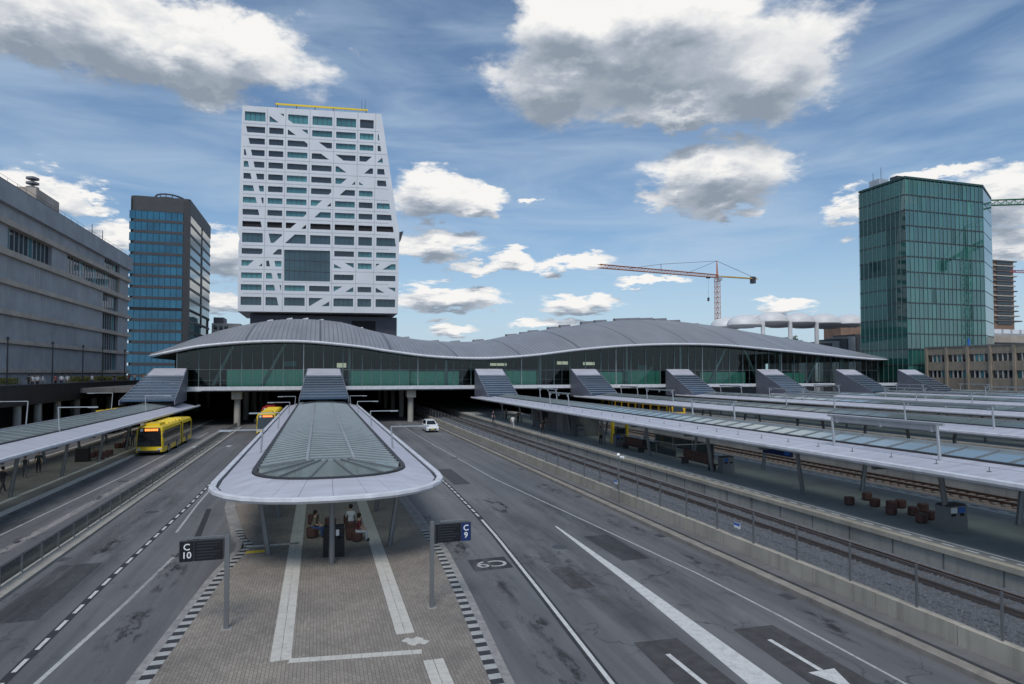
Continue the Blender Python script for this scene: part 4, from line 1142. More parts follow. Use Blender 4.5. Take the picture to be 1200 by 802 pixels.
# ================================================================== BLUE GLASS TOWER
def blue_tower():
    Y0, Y1 = 254.0, 300.0
    a = on_y(150.5, 300, Y0); b = on_y(222, 300, Y0); X0, X1 = a.x, b.x
    H = on_y(200, 232, Y0).z
    t = empty('office_tower', ((X0 + X1) / 2, Y0, 0), 0, 'dark tower with blue glass bands and grey spandrels beside the grey concrete building', 'office tower')
    MB().box(X0 + .4, X1 - .3, Y0 + .4, Y1 - .3, 0, H - 1).build('core', 'void_dark', t)
    # crown with a rounded corner
    prof = [(X0, Y1), (X0, Y0 + 2), (X0 + .6, Y0 + .6), (X0 + 2, Y0), (X1 - .6, Y0), (X1, Y0 + .6), (X1, Y1)]
    MB().prism(prof, lambda p, z: (p[0], p[1], z), H - 5.3, H).build('crown', 'tower_grey', t)
    fl = 3.93; n = 17; ztop = H - 5.3
    pane_w = (X1 - X0 - 2.2) / 9
    fp = MB().box(0, pane_w - .12, 0, .12, 0, 2.9).mesh('pane', 'glass_tower_blue')
    for k in range(n):
        z1 = ztop - k * fl; z0 = z1 - 2.95
        for i in range(9): inst('pane', fp, t, (X0 + .06 + i * pane_w - (X0 + X1) / 2, .08, z0 + .02))
        MB().prism(prof, lambda p, z: (p[0], p[1], z), z0 - (fl - 2.95), z0).build('spandrel', 'tower_grey' if k != 8 else 'void_dark', t)
        m = 'glass_tower_side'
        for (ya, yb) in [(Y0 + 1.6, Y0 + 24), (Y0 + 27, Y1 - .4)] if k < 9 else [(Y0 + 1.6, Y0 + 38)]:
            MB().box(X1 - .3, X1 - .12, ya, yb, z0 + .02, z1 - .02).build('side_pane', m, t)
    MB().box(X1 - 2.1, X1 + .02, Y0 - .05, Y0 + 1.4, 0, H - .8).build('corner_strip', 'gutter_dark', t)
    MB().box(X1 - .1, X1 + .06, Y0 + 24.2, Y0 + 26.8, H - 45, H - 12).build('side_slot', 'gutter_dark', t)
    c = ((X0 + X1) / 2 + 1, Y0 + 12)
    ring = MB()
    for k in range(16):
        a0, a1 = 2 * math.pi * k / 16, 2 * math.pi * (k + 1) / 16
        for z in (H + 1.0, H + 2.2): ring.bar((c[0] + 5 * math.cos(a0), c[1] + 8 * math.sin(a0), z), (c[0] + 5 * math.cos(a1), c[1] + 8 * math.sin(a1), z), .35, .5)
        ring.bar((c[0] + 5 * math.cos(a0), c[1] + 8 * math.sin(a0), H), (c[0] + 5 * math.cos(a0), c[1] + 8 * math.sin(a0), H + 2.2), .25, .25)
    ring.build('roof_screen', 'steel_dark', t)
mat('tower_grey', (.050, .050, .056), .6, 0, .15, .3)
blue_tower()
# small roofs between the towers
p = on_y(248, 385, 285); q = on_y(263, 385, 285); zt = on_y(255, 379, 285).z
fb = empty('apartment_block', ((p.x + q.x) / 2, 285, 0), 0, 'small pale rooftop block peeking out beside the blue glass tower', 'building')
MB().box(p.x, q.x + 6, 285, 300, 0, zt).build('wall', 'facade_grey', fb)
MB().box(p.x + .5, q.x - .5, 286, 296, zt, zt + 2.5).build('penthouse', 'base_grey', fb)
for k in range(3): MB().box(p.x + .8 + 2 * k, p.x + 2.2 + 2 * k, 284.9, 285.1, zt - 2.6, zt - .9).build('window', 'glass_window_dark', fb)

# ================================================================== GREY CONCRETE BUILDING AND WALKWAY ON THE LEFT
def grey_building():
    X = -42.0
    Y1 = on_x(150, 350, X).y; Y0 = 45.0
    zr = on_x(60, 248, X).z
    t = empty('concrete_building', (X, (Y0 + Y1) / 2, 0), 0, 'long grey concrete building with ledges and few windows above the black walkway', 'building')
    zl = [(on_x(0, a, X).z, on_x(0, b, X).z) for a, b in ((254, 261), (290, 297.5), (326, 332), (362, 368), (397, 402), (432, 437))]
    zf = on_x(0, 237, X).z
    MB().box(X - 22, X - .7, Y0, Y1, 0, zr - .3).build('core', 'void_dark', t)
    MB().box(X - 22.5, X + .7, Y0, Y1 + .5, zf, zr).build('roof_fascia', 'facade_grey', t)
    MB().box(X - 22.4, X + .5, Y0, Y1 + .3, zr, zr + .25).build('roof_trim', 'steel_dark', t)
    for a, b in zl: MB().box(X - .6, X + .55, Y0, Y1 + .4, b, a).build('ledge', 'facade_ledge', t)
    yu = lambda u: on_x(u, 330, X).y
    levels = [(zf, zl[0][0], [(yu(122), yu(140))]), (zl[0][1], zl[1][0], [(yu(8), yu(60)), (yu(78), yu(141))]), (zl[1][1], zl[2][0], [(yu(121), yu(139))]),
              (zl[2][1], zl[3][0], [(yu(121), yu(139))]), (zl[3][1], zl[4][0], [(yu(121), yu(139))]), (zl[4][1], zl[5][0], [(yu(121), yu(138))]), (zl[5][1], 6.6, [])]
    for (z1, z0, wins) in levels:
        y = Y0
        for (a, b) in wins + [(Y1, Y1)]:
            k = max(1, int(round((a - y) / 14)))
            for j in range(k):
                c0, c1 = y + (a - y) * j / k, y + (a - y) * (j + 1) / k
                if c1 - c0 > .3: MB().box(X - .65, X, c0 + .03, c1 - .03, z0 - .02, z1 + .02).build('wall_panel', 'facade_grey', t)
            if b > a:
                n = max(3, int((b - a) / 1.45)); w = (b - a) / n
                for j in range(n):
                    MB().box(X - .62, X - .5, a + j * w + .06, a + (j + 1) * w - .06, z0 + .05, z1 - .05).build('pane', 'glass_window_dark' if (j * 7) % 5 else 'glass_window_teal', t)
                    MB().box(X - .6, X - .42, a + j * w - .05, a + j * w + .05, z0 + .03, z1 - .03).build('fin', 'steel_light', t)
            y = b
    MB().box(X - .9, X - .1, Y1 - 6.5, Y1 - .02, 6.6, zf - .05).build('end_pier', 'facade_ledge', t)
    a, b = on_x(43, 240, X).y, on_x(70, 250, X).y
    pz = on_x(44, 232, X).z + 1.5
    MB().box(X - 9, X - .1, a, b, zr + .25, pz).build('roof_plant_room', 'facade_ledge', t)
    ch = MB()
    for k in range(3): ch.lathe([(.35, 0), (.9, .15), (.9, .4), (.35, .6)], (X - 1.2, a + 1.6, pz + k * .75), 10)
    ch.build('roof_vent', 'steel_grey', t)
    rl = MB()
    y = Y0
    while y < Y1: rl.tube((X + .2, y, zr), (X + .2, y, zr + .9), .022, n=5); y += 3
    rl.tube((X + .2, Y0, zr + .9), (X + .2, Y1, zr + .9), .022, n=5); rl.build('roof_railing', 'steel_dark', t)
    for u in (114.5, 126.5):
        y = on_x(u, 280, X).y; MB().tube((X - 1, y, zr), (X - 1, y, zr + 3), .1, .06, 5).build('antenna', 'steel_dark', t)
    st = MB()
    for u in (40, 46, 51, 55, 60):
        y = yu(u); st.box(X + .001, X + .012, y - .08, y + .08, zl[3][0], zl[1][1])
    st.build('wash_streak', 'facade_joint', t)
grey_building()

wk = empty('raised_walkway', (-34, 90, 0), 0, 'black-sided raised walkway on columns along the grey building', 'walkway')
MB().box(-42.5, -34.3, 30, 165, 6.0, 6.5).build('deck', 'concrete_dark', wk)
y = 30
while y < 165: MB().box(-34.3, -34.0, y + .01, y + 4.49, 4.55, 6.95).build('fascia_panel', 'black_panel', wk); y += 4.5
MB().box(-34.35, -33.9, 30, 165, 6.95, 7.05).build('fascia_cap', 'steel_dark', wk)
for u in (20, 44, 67, 90, 110, 127, 141, 153, 163): 
    yy = on_x(u, 480, -34.9).y; MB().tube((-34.9, yy, 0), (-34.9, yy, 6.0), .42, .42, 10).build('column', 'concrete', wk)
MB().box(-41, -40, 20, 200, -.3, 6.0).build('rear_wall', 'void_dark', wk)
lampl = ['tall thin black lamp post on the walkway, first from the far end', 'tall thin black lamp post on the walkway, second from the far end', 'tall thin black lamp post on the walkway, third from the far end', 'tall thin black lamp post on the walkway, fourth from the far end', 'tall thin black lamp post on the walkway, fifth from the far end']
for u, lb_ in zip((146, 120, 97, 61.5, 8.5), lampl):
    yy = on_x(u, 430, -36).y; zt = on_x(u, 398 + (412 - 398) * (u - 8) / 138, -36).z
    lp = empty('lamp_post', (-36, yy, 6.5), 0, lb_, 'lamp post', 'lamp posts on the walkway')
    MB().tube((0, 0, 0), (0, 0, zt - 6.5), .11, .08, 8).build('post', 'gutter_dark', lp, local=True)
    MB().lathe([(.12, 0), (.2, .05), (.16, .3), (.05, .38)], (0, 0, zt - 6.5), 8).build('lamp_head', 'gutter_dark', lp, local=True)
def leaves(mb, c, ext, n, size, rnd):
    for _ in range(n):
        p = Vector((c[0] + ext[0] * rnd.uniform(-1, 1), c[1] + ext[1] * rnd.uniform(-1, 1), c[2] + ext[2] * rnd.uniform(-1, 1)))
        a = Vector((rnd.gauss(0, 1), rnd.gauss(0, 1), rnd.gauss(0, 1))).normalized() * size; b = a.cross(Vector((rnd.gauss(0, 1), rnd.gauss(0, 1), rnd.gauss(0, 1)))).normalized() * size * .6
        mb.face([p - a, p - b, p + a, p + b])
rnd = random.Random(9)
for i, (ua, ub) in enumerate([(0, 19), (82, 109), (112, 132), (137, 148)]):
    a, b = on_x(ua, 446, -36.6).y, on_x(ub, 446, -36.6).y
    h = empty('planter', (-36.6, (a + b) / 2, 6.5), 0, ['walkway planter with a clipped hedge, fourth from the hall', 'walkway planter with a clipped hedge, third from the hall', 'walkway planter with a clipped hedge, second from the hall', 'walkway planter with a clipped hedge, nearest the hall'][i], 'planter', 'planters on the walkway')
    MB().box(-37.3, -35.9, a, b, 6.5, 7.05).build('trough', 'concrete_dark', h)
    mb = MB(); leaves(mb, (-36.6, (a + b) / 2, 7.45), (.65, (b - a) / 2, .42), int((b - a) * 160), .11, rnd)
    mb.build('hedge', 'hedge_leaf', h)

# ================================================================== GREEN GLASS TOWER AND NEIGHBOURS
def green_tower():
    Y0 = 118.0
    c = on_y(1060, 207, Y0); X0 = c.x; H = c.z
    X1 = on_y(1153, 300, Y0).x
    Y1 = on_x(1007.5, 300, X0).y
    d = on_y(1163, 300, Y0 + 8)
    t = empty('office_tower', ((X0 + X1) / 2, Y0, 0), 0, 'green glass office tower with thin vertical fins beside the station hall', 'office tower')
    base = Vector(((X0 + X1) / 2, Y0, 0))
    prof = [(X0 + .2, Y0 + .2), (X1 - .1, Y0 + .2), (d.x - .2, Y0 + 8), (d.x - .2, Y1 - .1), (X0 + .2, Y1 - .1)]
    MB().prism(prof, lambda p, z: (p[0], p[1], z), 0, H - .4).build('core', 'void_dark', t)
    nf = 14; zb = 3.0; fh = (H - .6 - zb) / nf
    nx = 19; w = (X1 - X0) / nx; ny = 10; wy = (Y1 - Y0) / ny
    pf = MB().face([(.05, 0, .05), (w - .05, 0, .05), (w - .05, 0, fh - .05), (.05, 0, fh - .05)])
    pm = [pf.mesh('pane', m) for m in ('glass_green', 'glass_green_dark', 'glass_green_pale')]
    rnd = random.Random(2)
    for k in range(nf):
        for i in range(nx):
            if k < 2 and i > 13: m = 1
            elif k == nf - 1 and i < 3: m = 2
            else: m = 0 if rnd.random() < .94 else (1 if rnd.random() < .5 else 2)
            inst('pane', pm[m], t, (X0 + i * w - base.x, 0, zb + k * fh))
    for k in range(nf):
        for half, (a, b) in enumerate(((0, 4), (4, 10))):
            mb = MB()
            for i in range(a, b): mb.face([(X0, Y0 + i * wy + .05, zb + k * fh + .05), (X0, Y0 + (i + 1) * wy - .05, zb + k * fh + .05), (X0, Y0 + (i + 1) * wy - .05, zb + (k + 1) * fh - .05), (X0, Y0 + i * wy + .05, zb + (k + 1) * fh - .05)])
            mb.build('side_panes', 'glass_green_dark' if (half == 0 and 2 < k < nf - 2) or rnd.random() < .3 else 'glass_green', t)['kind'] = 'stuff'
        MB().box(X0 - .06, X1, Y0 - .12, Y0 + .05, zb + k * fh - .16, zb + k * fh + .08).build('floor_band', 'gutter_dark', t)
        MB().box(X0 - .06, X0 + .05, Y0 + .06, Y1, zb + k * fh - .16, zb + k * fh + .08).build('floor_band', 'gutter_dark', t)
        MB().face([(X1, Y0, zb + k * fh + .1), (d.x, Y0 + 8, zb + k * fh + .1), (d.x, Y0 + 8, zb + (k + 1) * fh - .1), (X1, Y0, zb + (k + 1) * fh - .1)]).build('corner_pane', 'glass_tower_side', t)
    fin = MB().box(-.03, .03, -.06, 0, zb, H - .5).mesh('fin', 'fin_green')
    for i in range(nx + 1): inst('fin', fin, t, (X0 + i * w - base.x, -.062, 0))
    fy = MB().box(-.06, 0, -.03, .03, zb, H - .5).mesh('fin', 'fin_green')
    for i in range(1, ny + 1): inst('fin', fy, t, (X0 - base.x - .062, i * wy, 0))
    MB().prism([(X0 - .15, Y0 - .15), (X1 + .05, Y0 - .15), (d.x + .1, Y0 + 8), (d.x + .1, Y1), (X0 - .15, Y1)], lambda p, z: (p[0], p[1], z), H - .4, H + .1).build('parapet', 'fin_dark', t)
    MB().box(X0 - .2, X1, Y0 - .2, Y0 - .1, 0, zb - .15).build('plinth', 'gutter_dark', t)
    p = on_x(1026, 212, X0 + 1.5)
    MB().box(X0 + 1, X0 + 4, p.y - 1.5, p.y + 1.5, H + .1, H + 2).build('roof_unit', 'steel_light', t)
    for dy, hh in ((-1.2, 4.2), (1.2, 3.4)): MB().tube((X0 + 2, p.y + dy, H + 2), (X0 + 2, p.y + dy, H + hh + .8), .07, .05, 5).build('antenna', 'steel_dark', t)
    MB().box(X0 + 1, X0 + 4, Y0 + 3, Y0 + 5, H + .1, H + 1.2).build('roof_unit', 'steel_dark', t)
mat('fin_green', (.22, .36, .34), .4, .2, .05); mat('fin_dark', (.02, .07, .06), .4, .2, .05)
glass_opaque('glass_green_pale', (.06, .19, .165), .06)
green_tower()

def brown_block():
    X = 135.0; Y1 = on_x(1085, 420, X).y; Y0 = 40
    z = lambda v: on_x(1085, v, X).z
    zt = z(408.5)
    t = empty('office_block', (X, (Y0 + Y1) / 2, 0), 0, 'low brown concrete office block with two rows of windows below the green tower', 'building')
    MB().box(X + .5, X + 16, Y0, Y1, 0, zt - .1).build('core', 'void_dark', t)
    for (a, b) in ((zt, z(416.8)), (z(424.6), z(434.5)), (z(442.5), 0)): MB().box(X, X + .6, Y0, Y1, b, a).build('spandrel', 'brown_concrete', t)
    MB().box(X - .15, X + 16.2, Y0, Y1 + .15, zt, zt + .3).build('roof_slab', 'concrete_dark', t)
    bay = 4.9; y = Y1
    rnd = random.Random(1)
    while y > Y0 + bay:
        MB().box(X - .35, X + .55, y - .5, y, 0, zt - .02).build('pilaster', 'brown_concrete', t)
        for (a, b) in ((z(416.8), z(424.6)), (z(434.5), z(442.5))):
            n = 4; w = (bay - .7) / n
            for k in range(n):
                y0 = y - .55 - (k + 1) * w
                MB().box(X + .3, X + .36, y0 + .12, y0 + w - .12, b + .06, a - .06).build('pane', 'glass_window_dark' if rnd.random() < .7 else 'glass_window_teal', t)
                MB().box(X + .1, X + .42, y0 - .1, y0 + .1, b, a).build('window_frame', 'tan_panel', t)
        y -= bay
    MB().tube((X + 3, Y1 - 8, zt), (X + 3, Y1 - 8, zt + 2), .2, .2, 8).build('roof_vent', 'sign_bright_blue', t)
brown_block()
# grey roofs left of the tower foot and the unfinished block behind it
p = on_y(1175, 305, 300); q = on_y(1187, 305, 300)
sk = empty('apartment_tower', ((p.x + q.x) / 2, 300, 0), 0, 'brown apartment tower under construction behind the green glass tower', 'building')
MB().box(p.x - 14, q.x, 300, 318, 0, p.z - .2).build('core', 'brick_far', sk)
for k in range(13):
    z = p.z - 1 - k * 3.2; e = q.x + (.8 if k % 3 else 2.2) + max(0, k - 8) * .9
    MB().box(p.x - 14.2, e, 299.0, 318, z, z + .7).build('floor_slab', 'tan_panel' if k % 2 else 'concrete_dark', sk)
    MB().box(p.x - 6, q.x - 2, 299.6, 300.1, z - 1.9, z - .3).build('window', 'glass_window_dark', sk)
p = on_y(1163, 388, 150); q = on_y(1200, 388, 150)
rb = empty('roof_terrace', ((p.x + q.x) / 2, 150, 0), 0, 'low grey rooftop structures between the green tower and the brown block', 'building')
MB().box(p.x - 6, q.x + 30, 150, 168, 0, on_y(1180, 391, 150).z).build('wall', 'facade_grey', rb)
MB().box(p.x - 7, q.x + 8, 148, 152, on_y(1180, 402, 150).z, on_y(1180, 394, 150).z).build('parapet', 'facade_ledge', rb)
for k in range(4): MB().box(p.x + 4 * k + 5, p.x + 4 * k + 8, 153, 156, on_y(1180, 391, 150).z, on_y(1180, 391, 150).z + 1.6).build('roof_unit', 'white_metal', rb)

# bubble roof with columns behind the hall
def bubble_roof():
    x0, x1 = on_y(858, 380, 170).x, on_y(1012, 380, 170).x
    z0 = on_y(940, 379, 170).z
    t = empty('bubble_roof', ((x0 + x1) / 2, 180, 0), 0, 'white roof of soft round bubbles on tall columns behind the hall', 'roof')
    nb = 5; w = (x1 - x0) / nb
    for j in range(2):
        for i in range(nb):
            cx = x0 + (i + .5) * w; cy = 171 + 9 * j; n = 14; rings = 6; vs = []; fs = []
            low = 1.2 if i < 1 else 0
            for r in range(rings + 1):
                ph = r / rings
                for k in range(n):
                    a = 2 * math.pi * k / n; rad = w * .53 * math.sin(ph * math.pi / 2)
                    vs.append((cx + rad * math.cos(a), cy + rad * .85 * math.sin(a), z0 - low + .4 + 3.0 * math.cos(ph * math.pi / 2)))
            for r in range(rings):
                for k in range(n): fs.append((r * n + k, r * n + (k + 1) % n, (r + 1) * n + (k + 1) % n, (r + 1) * n + k))
            MB().raw(vs, fs).build('bubble', 'bubble_roof', t, smooth=True)
            MB().lathe([(w * .53, 0), (w * .50, -.5), (w * .28, -1.1), (.1, -1.3)], (cx, cy, z0 - low + .4), 14).build('bubble_soffit', 'bubble_roof', t, smooth=True)
    for i in range(nb + 1):
        if i in (1, 2, 3, 5): MB().tube((x0 + i * w - .5, 168, 0), (x0 + i * w - .5, 168, z0 + .2), .75, .65, 10).build('column', 'white_metal', t)
    MB().box(x0 - 1, x0 + w * 1.8, 182, 190, 0, z0 - 2.6).build('rear_block', 'facade_grey', t)
bubble_roof()
# stepped dark skylight roof under the bubbles
a, b = on_y(925, 405, 176), on_y(1012, 405, 176)
sr = empty('stepped_roof', ((a.x + b.x) / 2, 176, 0), 0, 'dark stepped skylight roof sloping up below the white bubble roof', 'roof')
for k in range(9):
    f = k / 9; z = on_y(930 + 78 * f, 413 - 24 * f, 176).z; xa = a.x + (b.x - a.x) * f
    MB().box(xa, a.x + (b.x - a.x) * (f + .12), 176, 186, 0, z).build('roof_step', 'steel_grey' if k % 2 else 'steel_dark', sr)
# a brick block and a tree far behind
p = on_y(1008, 380, 230); q = on_y(985, 372, 230)
bb = empty('apartment_block', ((p.x + q.x) / 2, 230, 0), 0, 'red brick block far behind, under the end of the bubble roof', 'building')
MB().box(q.x, p.x + 8, 230, 240, 0, on_y(990, 376, 230).z).build('wall', 'brick_far', bb)
for k in range(3): MB().box(q.x + 1 + 3 * k, q.x + 2.6 + 3 * k, 229.9, 230.1, on_y(990, 384, 230).z, on_y(990, 379, 230).z).build('window', 'glass_window_dark', bb)
p = on_y(925, 398, 240)
tr = empty('tree', (p.x, 240, 0), 0, 'dark autumn-tinted tree seen between the bubble roof columns', 'tree')
MB().tube((p.x, 240, 0), (p.x, 240, p.z - 3), .5, .3, 8).tube((p.x, 240, p.z - 5), (p.x + 2.5, 240, p.z), .22, .08, 6).tube((p.x, 240, p.z - 5), (p.x - 2.6, 240.5, p.z - .5), .22, .08, 6).build('trunk', 'bark', tr)
mb = MB(); rnd = random.Random(8)
for k in range(26):
    c = (p.x + rnd.gauss(0, 3.0), 240 + rnd.gauss(0, 2.5), p.z - 1.5 + rnd.gauss(0, 1.3)); leaves(mb, c, (1.2, 1.2, .9), 70, .32, rnd)
mb.build('crown', 'leaf_green', tr)

# ================================================================== CRANES
def lattice(mb, p, q, w, h, step, r=.09):
    p, q = Vector(p), Vector(q); d = (q - p); n = max(2, int(d.length / step)); d.normalize()
    up = Vector((0, 0, 1)) if abs(d.z) < .9 else Vector((0, 1, 0))
    x = d.cross(up).normalized() * w / 2; y = x.cross(d).normalized() * h / 2
    C = [x + y, x - y, -x - y, -x + y]
    for c in C: mb.tube(p + c, q + c, r, n=4, cap=False)
    for i in range(n):
        a, b = p.lerp(q, i / n), p.lerp(q, (i + 1) / n)
        for k in range(4): mb.tube(a + C[k], b + C[(k + 1) % 4], r * .7, n=4, cap=False); mb.tube(a + C[k], a + C[(k + 1) % 4], r * .6, n=4, cap=False)
def crane(label, base, top, jib_tip, cjib_tip, apex, mj, mm, hook=None, scale=1.0):
    t = empty('tower_crane', base, 0, label, 'crane')
    mb = MB(); lattice(mb, base, top, 1.7 * scale, 1.7 * scale, 2.2 * scale, .13 * scale); mb.build('mast', mm, t)
    mb = MB(); lattice(mb, top, jib_tip, 1.2 * scale, 1.3 * scale, 2.0 * scale, .11 * scale); mb.build('jib', mj, t)
    mb = MB(); mb.bar(top, cjib_tip, 1.1 * scale, .5 * scale); cj = mb.build('counter_jib', 'crane_yellow' if mj == 'crane_orange' else mj, t)
    c = Vector(cjib_tip); u = (Vector(cjib_tip) - Vector(top)).normalized(); a = c - u * 2.5 * scale
    MB().box(a.x - .9 * scale, a.x + .9 * scale, a.y - .9 * scale, a.y + .9 * scale, a.z - 2.2 * scale, a.z + .8 * scale).build('counterweight', 'steel_dark', cj)
    MB().tube(top, apex, .55 * scale, .25 * scale, 4).build('apex_tower', mj, t)
    tp = Vector(top); MB().box(tp.x - .2 * scale, tp.x + 1.6 * scale, tp.y - 1.4 * scale, tp.y - .2, tp.z - 1.9 * scale, tp.z - .1).build('cab', 'steel_light', t)
    jt = Vector(jib_tip); ap = Vector(apex); mid = tp.lerp(jt, .52); m3 = tp.lerp(jt, .3)
    mb = MB(); kp = mid + Vector((0, 0, 2.9 * scale)); mb.tube(ap, kp, .07, n=4).tube(kp, tp.lerp(jt, .78), .07, n=4).tube(ap, m3, .07, n=4).tube(mid, kp, .12, n=4).tube(ap, Vector(cjib_tip), .09, n=4)
    mb.build('tie_rods', 'steel_dark', t)
    if hook:
        h = tp.lerp(jt, hook); MB().tube(h, (h.x, h.y, h.z - 9.5), .04, n=4).box(h.x - .35, h.x + .35, h.y - .3, h.y + .3, h.z - 11.0, h.z - 9.5).box(h.x - .8, h.x + .8, h.y - .5, h.y + .5, h.z - 1.2, h.z - .5).build('hook_block', 'steel_dark', t)
B = on_y(840.5, 324, 240)
crane('orange and white tower crane with a long jib behind the hall roof', (B.x, 240, 0), (B.x, 240, B.z), on_y(702, 312, 213), on_y(887, 327, 244), on_y(840, 306, 240), 'crane_orange', 'crane_orange', .09)
# green crane standing outside the picture: its jib reaches in and it mirrors in the green tower
J = on_y(1158, 238, 140)
crane('green crane jib reaching out beside the top of the green glass tower', (196, 84, 0), (196, 84, 47), (J.x, 140, J.z), (212, 62, 47), (196, 84, 55), 'crane_green', 'crane_green', None, 1.15)
B2 = on_y(1225, 320, 280)
crane('small pink-red crane jib behind the apartment tower under construction', (B2.x, 280, 0), (B2.x, 280, B2.z), on_y(1184, 318, 285), on_y(1240, 321, 278), on_y(1225, 305, 280), 'crane_red', 'crane_red')

# ================================================================== SIGN POSTS ON THE ISLAND
def stop_sign(u, v, side, top, bot, label, badge):
    p = on_z(u, v, PZ); s = empty('stop_sign', (p.x, p.y, PZ), 0, label, 'sign', 'bus stop signs on the island')
    MB().box(-.075, .075, -.06, .06, -.02, 3.0).build('post', 'steel_grey', s, local=True)
    MB().box(-.16, .16, -.16, .16, 0, .012).build('foot_plate', 'kerb_grey', s, local=True)
    W, H = 1.32, .64; x0, x1 = (.09, .09 + W) if side > 0 else (-.09 - W, -.09)
    MB().box(x0, x1, -.07, .07, 3.0 - H - .06, 2.94).build('display', 'steel_dark', s, local=True)
    MB().bar((x0 + .2, 0, 3.01), (x1 if side < 0 else x1 - .1, 0, 3.01), .1, .05).box(-.06, .06, -.05, .05, 2.98, 3.04).build('light_bar', 'steel_grey', s, local=True)
    b0, b1 = (x1 - .36, x1 - .02) if side > 0 else (x0 + .02, x0 + .42)
    s0, s1 = (x0 + .03, b0 - .02) if side > 0 else (b1 + .02, x1 - .03)
    bd = MB().box(b0, b1, -.078, -.071, 2.92 - H + .0, 2.92).build('badge', badge, s, local=True)
    scr = MB().box(s0, s1, -.076, -.071, 2.92 - H, 2.92).build('screen', 'screen_dark', s, local=True)
    ml = MB()
    for k in range(6): ml.box(s0 + .08, s1 - .08 - .1 * (k % 3), -.0785, -.0765, 2.85 - k * .095 - .02, 2.85 - k * .095 + .015)
    ml.build('screen_lines', 'screen_line', scr, local=True)
    for k, (txt, z) in enumerate(((top, 2.74), (bot, 2.48))):
        me = text_mesh(txt, .29, 'letter', 'sign_white', .002, .004)
        o = inst('letter', me, bd, ((b0 + b1) / 2, -.083, z)); o.rotation_euler = (R(90), 0, 0)
stop_sign(265, 737, -1, 'C', '10', 'bus stop sign C 10 with a dark screen on a grey post', 'screen_dark')
stop_sign(506, 712, 1, 'C', '9', 'bus stop sign C 9 with a blue badge and dark screen', 'sign_blue')

